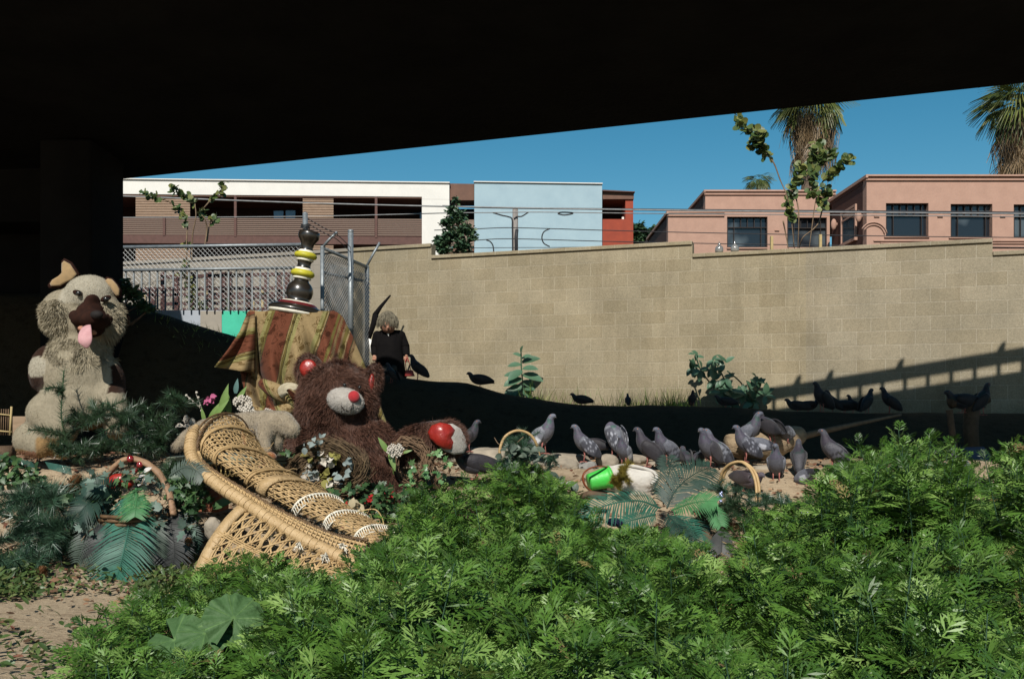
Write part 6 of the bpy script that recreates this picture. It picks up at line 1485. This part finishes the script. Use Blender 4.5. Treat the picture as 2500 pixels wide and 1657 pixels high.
# ================================================================ pigeons
def mat_pigeon(name, rough=.6): return mat(name, (1.1,1.1,1.1), (.72,.72,.74), rough=rough, scale=55, attr='Col', objcol=True, bump=.35, bscale=140, sheen=.1)
M_pg = mat_pigeon('pigeon_plumage'); M_leg = mat('coral_leg', (.33,.12,.10)); M_beak = mat('grey_beak', (.10,.09,.09), rough=.4); M_cere = mat('white_cere', (.6,.58,.55)); M_eye = mat('orange_eye', (.35,.09,.02), rough=.15, spec=.8)
def loft(b, st, n=16):
    """st: (x, z, half width, half height) in the XZ plane"""
    base = len(b.v)
    for i, (x, z, w, h) in enumerate(st):
        x0, z0 = st[max(0, i-1)][:2]; x1, z1 = st[min(len(st)-1, i+1)][:2]; t = Vector((x1-x0, 0, z1-z0)).normalized(); u = Vector((-t.z, 0, t.x))
        for k in range(n): q = 2*math.pi*k/n; b.v.append(tuple(Vector((x, 0, z))+Vector((0,1,0))*w*math.cos(q)+u*h*math.sin(q)))
    for i in range(len(st)-1):
        for k in range(n): k2 = (k+1) % n; b.f.append((base+i*n+k, base+i*n+k2, base+(i+1)*n+k2, base+(i+1)*n+k))
    b.f.append(tuple(base+k for k in range(n))[::-1]); e = base+(len(st)-1)*n; b.f.append(tuple(e+k for k in range(n)))
BODY = dict(
 up=[(-.135,.066,.020,.004),(-.107,.092,.028,.011),(-.08,.118,.036,.028),(-.048,.148,.052,.048),(-.014,.180,.062,.060),(.014,.210,.064,.060),(.034,.240,.054,.050),(.044,.266,.038,.037),(.048,.290,.028,.029),(.054,.310,.025,.026),(.068,.326,.024,.025),(.084,.328,.018,.018),(.098,.324,.008,.008)],
 low=[(-.19,.085,.020,.004),(-.14,.095,.028,.010),(-.09,.105,.040,.032),(-.04,.118,.055,.052),(.01,.128,.062,.060),(.05,.136,.056,.054),(.078,.152,.040,.040),(.094,.172,.029,.030),(.104,.192,.025,.026),(.118,.204,.024,.024),(.134,.203,.017,.017),(.147,.198,.008,.008)],
 tuck=[(-.12,.02,.018,.005),(-.095,.055,.026,.012),(-.07,.09,.036,.03),(-.045,.13,.05,.05),(-.015,.17,.06,.062),(.012,.205,.06,.058),(.03,.232,.046,.044),(.03,.252,.03,.026),(.02,.262,.012,.01)])
def pigeon_proto(pose, pat):
    st = [(x, z-(.04 if pose != 'tuck' else 0), w, h) for x, z, w, h in BODY[pose]]; r = empty('pigeon', (0,0,0)); b = MB()
    loft(b, st)
    nb = len(st); hx, hz = (st[-3][0], st[-3][1])
    o = b.build('body', M_pg, r, recentre=False); s = o.modifiers.new('s', 'SUBSURF'); s.levels = 1; s.render_levels = 1; bake(o); o.data.polygons.foreach_set('use_smooth', [True]*len(o.data.polygons))
    neckz = st[6][1]
    def col(p, n):
        if pose != 'tuck' and p.z > st[-4][1]-.004: return (.115,.12,.14)
        if p.z > neckz-.012: return (.045,.085,.07) if noise.noise(Vector((p.x*20,p.y*20,p.z*30))) > .1 else (.08,.07,.09)
        if p.x < st[1][0]: return (.05,.052,.06)
        if p.x > .01 and p.z < neckz: return (.095,.092,.10)
        return (.12,.123,.132)
    paint(o, col, False)
    for sgn in (1, -1):
        v = []; f = []; na, nc = 16, 9
        W = {'up': ((.028,.185),(-.135,.034),.056), 'low': ((.07,.115),(-.175,.06),.052), 'tuck': ((.01,.225),(-.11,.05),.055)}[pose]
        (x0,z0),(x1,z1),hw = W; d = Vector((x1-x0,0,z1-z0)); L = d.length; d.normalize(); u = Vector((-d.z,0,d.x)); u = u if u.z > 0 or u.x > 0 else -u
        for i in range(na+1):
            t = i/na; c = Vector((x0,0,z0))+d*L*t; hh = hw*(math.sin(math.pi*min(1,.12+t*.86))**.7); 
            for j in range(nc+1):
                a = -1+2*j/nc; yb = (.064-.05*max(0, t-.25))*math.sqrt(max(.0, 1-(a*.72)**2))*(1 if t > .05 else .9)+.004
                v.append(tuple(c+u*hh*a*.95-u*.008+Vector((0, sgn*max(.006, yb), 0))))
        for i in range(na):
            for j in range(nc): k = i*(nc+1)+j; f.append((k, k+1, k+nc+2, k+nc+1))
        w = MB().add(v, f).build('wing', M_pg, r, recentre=False); so = w.modifiers.new('s','SOLIDIFY'); so.thickness = .004; so.offset = 0; bake(w); w.data.polygons.foreach_set('use_smooth', [True]*len(w.data.polygons))
        def wc_(p, n):
            t = (p-Vector((x0,0,z0))).dot(d)/L; a = (p-Vector((x0,0,z0))).dot(u)/hw
            if t > .74+.1*a: return (.03,.03,.036)
            if pat == 'bar' and (.38 < t+.12*a < .46 or .56 < t+.12*a < .66): return (.03,.03,.036)
            if pat == 'check' and t > .1:
                q = noise.noise(Vector((t*26, a*5, 3))); return (.36,.36,.38) if q > .22 else (.07,.07,.08)
            if pat == 'dark': return (.06,.055,.06)
            if pat == 'white' and .35 < t < .6 and a > -.2: return (.6,.6,.6)
            return (.16,.163,.175)
        paint(w, wc_, False)
    if pose != 'tuck':
        b = MB(); b.tube([(hx+.014,0,hz-.003),(hx+.026,0,hz-.007),(hx+.038,0,hz-.013)], [.007,.005,.001], n=8); b.build('beak', M_beak, r, recentre=False)
        b = MB(); b.ell((hx+.020,0,hz+.002), (.006,.006,.004), nu=8, nv=6); b.build('cere', M_cere, r, recentre=False)
        for sgn in (1,-1): b = MB(); b.ell((hx-.005, sgn*.0195, hz+.004), (.0045,.003,.0045), nu=8, nv=6); b.build('eye', M_eye, r, recentre=False)
    for sgn in (1,-1):
        lx = -.005 if pose != 'tuck' else -.01; z_ = st[4][1]-.035; b = MB(); y_ = sgn*.022
        b.tube([(lx,y_,z_),(lx-.006,y_,z_*.5),(lx+.002,y_,.006)], [.009,.0042,.0038], n=6)
        for a in (-.5,0,.5,math.pi): b.tube([(lx+.002,y_,.006),(lx+.002+math.cos(a)*.02,y_+math.sin(a)*.02,.005),(lx+.002+math.cos(a)*.034,y_+math.sin(a)*.034,.001)], [.0036,.003,.0015], n=5)
        b.build('leg', M_leg, r, recentre=False)
    return r
PROTO = {}
def pigeon(x, yfoot, D, pose, pat, face, tint, label, scale=1.0, group='pigeons on the ledge', tilt=0, zoff=0, snap=False):
    """face: degrees, 0 = looking right, 90 = away, 180 = left, 270 = towards the camera"""
    k = (pose, pat)
    if k not in PROTO: PROTO[k] = pigeon_proto(pose, pat); r = PROTO[k]
    else: r = copy_tree(PROTO[k])
    p = P(x, yfoot, D)
    if snap: p.z = G(p.x, D)
    r.location = p; r.rotation_euler = (0, math.radians(tilt), math.radians(face)); scale *= .98; r.scale = (scale,)*3
    for c in r.children: c.color = (*tint, 1)
    tag(r, label, 'pigeon', group); return r
G1, G2, DK_, LT = (.9,.92,1.0), (.75,.76,.85), (.45,.43,.47), (1.25,1.27,1.35)
pigeon(1148,1103,7.8,'up','dark',0,DK_,'pigeon standing right beside the grey sole of the bear foot',.85)
pigeon(1330,1108,7.5,'up','white',-35,LT,'pale grey pigeon with lifted head just right of the basket hoop',1.02)
pigeon(1424,1128,7.6,'up','check',180,G1,'chequered pigeon looking left in front of the flat slab',.97,tilt=0)
pigeon(1448,1108,8.0,'low','dark',150,DK_,'dark pigeon mostly hidden behind the chequered one',.85)
pigeon(1498,1128,7.8,'tuck','check',120,LT,'large pale pigeon bending with its head tucked away, tallest of the left group',1.22)
pigeon(1522,1140,7.4,'up','white',235,G1,'pigeon with rusty brown head facing the camera above the white bag',.80)
pigeon(1578,1140,7.4,'up','dark',165,DK_,'dark sooty pigeon standing behind the white bag, looking left',1.0)
pigeon(1622,1138,7.55,'up','bar',200,G2,'grey pigeon just right of the sooty one behind the white bag',1.0)
pigeon(1604,1118,7.9,'low','bar',180,G1,'pigeon seen between the sooty pigeon and the grey one behind it',.9)
pigeon(1672,1140,7.6,'low','dark',90,DK_,'hunched dark pigeon seen from behind above the upright frond',.9)
pigeon(1705,1138,7.75,'low','dark',60,DK_,'small hunched pigeon between the upright frond tip and the green-necked pair',.8)
pigeon(1728,1142,7.5,'up','dark',215,G2,'brown breasted pigeon of the touching pair behind the upright frond',1.02)
pigeon(1746,1142,7.65,'up','bar',150,G1,'green necked pigeon half behind its brown breasted neighbour',1.02)
pigeon(1832,1100,7.9,'up','white',-20,G2,'green necked pigeon rising behind the chequered one near the cane handle',1.05)
pigeon(1818,1128,7.55,'up','check',180,G2,'chequered pigeon on the stones beside the cane handle, looking left',.95)
pigeon(1845,1112,7.7,'low','white',180,G2,'pigeon with a white wing patch behind the chequered one',.95)
pigeon(1888,1085,7.9,'up','dark',120,DK_,'dark pigeon perched on the log with its wings spread low',1.08,tilt=24)
pigeon(1918,1080,8.0,'low','bar',60,G1,'pigeon tail raised on the log behind the perched dark one',.85,tilt=30)
pigeon(1895,1182,7.2,'up','bar',250,G1,'pale barred pigeon standing in front of the log',1.0)
pigeon(1822,1200,7.0,'low','dark',300,(.75,.6,.62),'plump brown pigeon feeding inside the cane handle',1.0,tilt=14)
pigeon(1950,1160,7.35,'up','dark',75,DK_,'pigeon seen from behind right of the log end',.9)
pigeon(1975,1190,7.1,'low','white',110,G2,'pigeon bowing with its white edged tail up near the weeds',.85,tilt=35)
pigeon(2030,1148,7.5,'up','bar',150,DK_,'dark pigeon in front of the shade, nearest the tall weeds',1.05)
pigeon(2055,1180,7.0,'low','dark',100,DK_,'dark pigeon half buried in the weeds left of the tall sprig',.8)
pigeon(2340,1172,7.2,'up','white',200,G1,'pigeon head showing above the weeds near the blue tarp',.8)
pigeon(2375,1205,7.0,'low','bar',180,DK_,'pigeon crouching behind the weeds below the blue tarp',.8)
pigeon(1160,1170,6.7,'low','dark',190,DK_,'dark pigeon crouching low in front of the flat tan slab',1.15)
# silhouettes on the shaded mound
def ridge_pigeon(x, D, pose, face, label, sc=1.0, tilt=0, up=0):
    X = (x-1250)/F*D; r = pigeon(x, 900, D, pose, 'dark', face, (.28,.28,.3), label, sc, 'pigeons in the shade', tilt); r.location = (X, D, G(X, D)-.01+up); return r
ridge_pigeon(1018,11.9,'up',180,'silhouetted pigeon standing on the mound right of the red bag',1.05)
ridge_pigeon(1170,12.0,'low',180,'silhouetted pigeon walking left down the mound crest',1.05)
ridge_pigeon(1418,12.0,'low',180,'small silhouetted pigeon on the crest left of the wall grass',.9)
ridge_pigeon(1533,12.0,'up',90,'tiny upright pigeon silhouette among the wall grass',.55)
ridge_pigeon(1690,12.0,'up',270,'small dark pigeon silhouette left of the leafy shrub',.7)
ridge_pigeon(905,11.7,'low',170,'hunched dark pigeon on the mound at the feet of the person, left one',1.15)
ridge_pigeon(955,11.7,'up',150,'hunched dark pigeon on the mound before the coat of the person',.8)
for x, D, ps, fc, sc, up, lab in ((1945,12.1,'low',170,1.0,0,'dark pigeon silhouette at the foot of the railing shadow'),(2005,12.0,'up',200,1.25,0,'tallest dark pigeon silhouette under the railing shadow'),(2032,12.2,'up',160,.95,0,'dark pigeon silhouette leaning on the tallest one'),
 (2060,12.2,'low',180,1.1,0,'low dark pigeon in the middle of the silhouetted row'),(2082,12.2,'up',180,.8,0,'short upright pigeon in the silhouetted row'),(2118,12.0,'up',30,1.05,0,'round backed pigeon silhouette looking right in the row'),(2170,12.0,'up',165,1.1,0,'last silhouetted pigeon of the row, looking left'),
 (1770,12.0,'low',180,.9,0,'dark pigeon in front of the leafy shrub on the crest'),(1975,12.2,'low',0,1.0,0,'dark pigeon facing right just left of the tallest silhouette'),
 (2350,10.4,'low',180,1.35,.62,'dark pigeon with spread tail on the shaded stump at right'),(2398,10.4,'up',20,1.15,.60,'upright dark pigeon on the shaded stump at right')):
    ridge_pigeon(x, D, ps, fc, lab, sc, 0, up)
b = MB(); b.tube([P(2318,985,10.4), P(2350,975,10.4), P(2374,985,10.4), P(2412,970,10.4)], .06, n=8); b.tube([P(2375,1120,10.4), P(2370,1040,10.4), P(2374,980,10.4)], .08, n=8);
b.build('dead_stump', M_logd, None, label='black forked stump in the shade carrying two pigeons', cat='stump')
# ================================================================ person
PD = 15.6
M_coat = mat('black_wool_coat', (.006,.0055,.006), (.009,.008,.008), rough=.95, scale=12, spec=.05)
M_trou = mat('charcoal_trousers', (.028,.028,.024), (.02,.02,.018), rough=.9)
M_skin = mat('skin', (.42,.22,.15), (.36,.18,.12), rough=.6)
M_hair = mat('grey_blond_hair', (.085,.072,.05), (.17,.15,.105), rough=.7, scale=30)
M_shirt = mat('white_shirt', (.75,.73,.7))
pe = empty('person', (P(945,0,PD).x, PD, G(P(945,0,PD).x, PD)), 'person in a long black coat bending their grey head, holding a red bag', 'person')
zf = G(P(945,0,PD).x, PD)
b = MB()
def ch(pts): chain(b, PD, pts)
E_(b,PD,947,790,21,24,20,0,-.16); ch([(952,812,9,-.08),(952,826,11,0)])
ch([(940,835,14,0),(952,880,14,0),(950,915,12,0)]); ch([(966,832,12,0),(955,900,12,0)])
ch([(925,816,5,0),(914,850,5,.0),(914,866,5,-.04)]); ch([(975,816,5,0),(991,850,5,0),(992,868,5,-.06)])
ch([(938,920,11,0),(936,965,8,0),(936,1000,6,0)]); ch([(962,920,11,0),(964,965,8,0),(964,1000,6,0)])
body = fuse(b.build('body', M_skin, pe), .02)
for sx, y in ((914,866),(992,868)):
    h = MB(); c = P(sx, y, PD-.05); h.ell(c+Vector((0,0,-.03)), (.03,.022,.04))
    for k in range(4): q = c+Vector((-.024+k*.016, -.012, -.05)); h.tube([q, q+Vector((.002,-.012,-.03)), q+Vector((.004,.004,-.055+.006*abs(k-1.5)))], [.009,.008,.006], n=6)
    t = c+Vector((.03 if sx < 950 else -.03, -.01, -.02)); h.tube([t, t+Vector((0,-.02,-.03)), t+Vector((0,-.024,-.05))], [.010,.009,.006], n=6); h.build('hand', M_skin, pe)
b = MB(); 
for lx, rx, y in (): pass
v = []; f = []; rows = [(806,930,977,16),(812,918,986,22),(822,913,989,27),(845,918,984,28),(875,916,986,28),(905,914,990,29),(935,914,992,30)]; n = 22
for y, l, r_, d in rows:
    for k in range(n): a = 2*math.pi*k/n; v.append(P((l+r_)/2+math.cos(a)*(r_-l)/2, y, PD)+Vector((0, math.sin(a)*d*PD/F, 0)))
for j in range(len(rows)-1):
    for k in range(n): k2 = (k+1) % n; f.append((j*n+k, j*n+k2, (j+1)*n+k2, (j+1)*n+k))
f.append(tuple(range(n))); b.add(v, f)
chain(b, PD, [(921,818,11,0),(914,845,10,.0),(915,862,9,-.02)]); chain(b, PD, [(979,818,11,0),(990,845,10,0),(992,862,9,-.03)])
b.build('coat', M_coat, pe)
b = MB(); dome(b, [(938,797),(950,806),(955,800),(950,812),(949,822),(943,812)], PD-.17, .01, .01); b.build('shirt_collar', M_shirt, pe)
b = MB(); dome(b, [(963,772),(971,782),(971,790),(966,793)], PD-.16, .01, .01); b.build('shirt_collar', M_shirt, pe)
b = MB(); chain(b, PD, [(940,900,12,-.12),(938,950,10,-.06),(936,1000,8,0)]); chain(b, PD, [(960,900,12,-.12),(963,950,10,-.06),(964,1000,8,0)]); b.build('trousers', M_trou, pe)
for x in (936,964): b = MB(); E_(b, PD, x, 1003, 8, 5, 18, 0, -.06); b.build('shoe', M_black, pe)
for dx in (-7, 7): b = MB(); E_(b, PD, 947+dx, 795, 2, 1.6, 2, 0, -.285); b.build('eye', M_black, pe)
b = MB(); E_(b, PD, 947, 799, 2.5, 4, 4, 0, -.285); b.build('nose', M_skin, pe)
b = MB(); c = P(946, 780, PD-.15)
for i in range(900):
    d = Vector((random.gauss(0,1), random.gauss(0,1), abs(random.gauss(0,1)))).normalized(); p = c+Vector((d.x*.125, d.y*.12, d.z*.135)); e = p+Vector((d.x*.03+rr(-.02,.02), d.y*.03+rr(-.02,.02), -rr(.08,.17)))
    if abs(d.x) < .2 and d.y < -.6 and d.z < .15: continue
    b.tube([p, p.lerp(e,.5)+Vector((d.x*.02, d.y*.02, .01)), e], [.006,.006,.002], n=3, cap=False)
b.ell(c+Vector((0,0,.02)), (.115,.11,.115)); b.build('hair', M_hair, pe)
M_redbag = mat('red_leather', (.30,.035,.03), (.22,.025,.022), rough=.4)
hbag = empty('red_bag', P(1000,918,PD-.1), 'small dark red handbag hanging from the hand of the person', 'bag')
b = MB(); b.prism([P(990,903,PD-.14),P(1007,903,PD-.14),P(1012,918,PD-.14),P(988,918,PD-.14)], (0,.09,0)); bevel(b.build('body', M_redbag, hbag, smooth=False), .01)
b = MB(); b.tube(cr([P(992,904,PD-.1),P(990,885,PD-.1),P(994,872,PD-.1),P(999,885,PD-.1),P(1003,904,PD-.1)],4), .007, n=5); b.build('strap', M_redbag, hbag)
b = MB(); b.tube([P(901,826,PD+.1), P(912,790,PD+.12), P(917,768,PD+.15)], [.03,.045,.05], n=8); b.tube([P(915,770,PD+.15), P(930,748,PD+.2), P(953,721,PD+.3)], [.045,.03,.014], n=8)
b.build('leaning_stick', M_coat, None, label='dark bent stick slanting up behind the left shoulder of the person', cat='stick')
b = MB(); dome(b, [(900,826),(906,828),(913,846),(915,862),(910,870),(903,858)], PD+.05, .06, .08); b.build('bundle', M_shirt, None, label='white and black bundle hanging under the stick beside the person', cat='bundle')
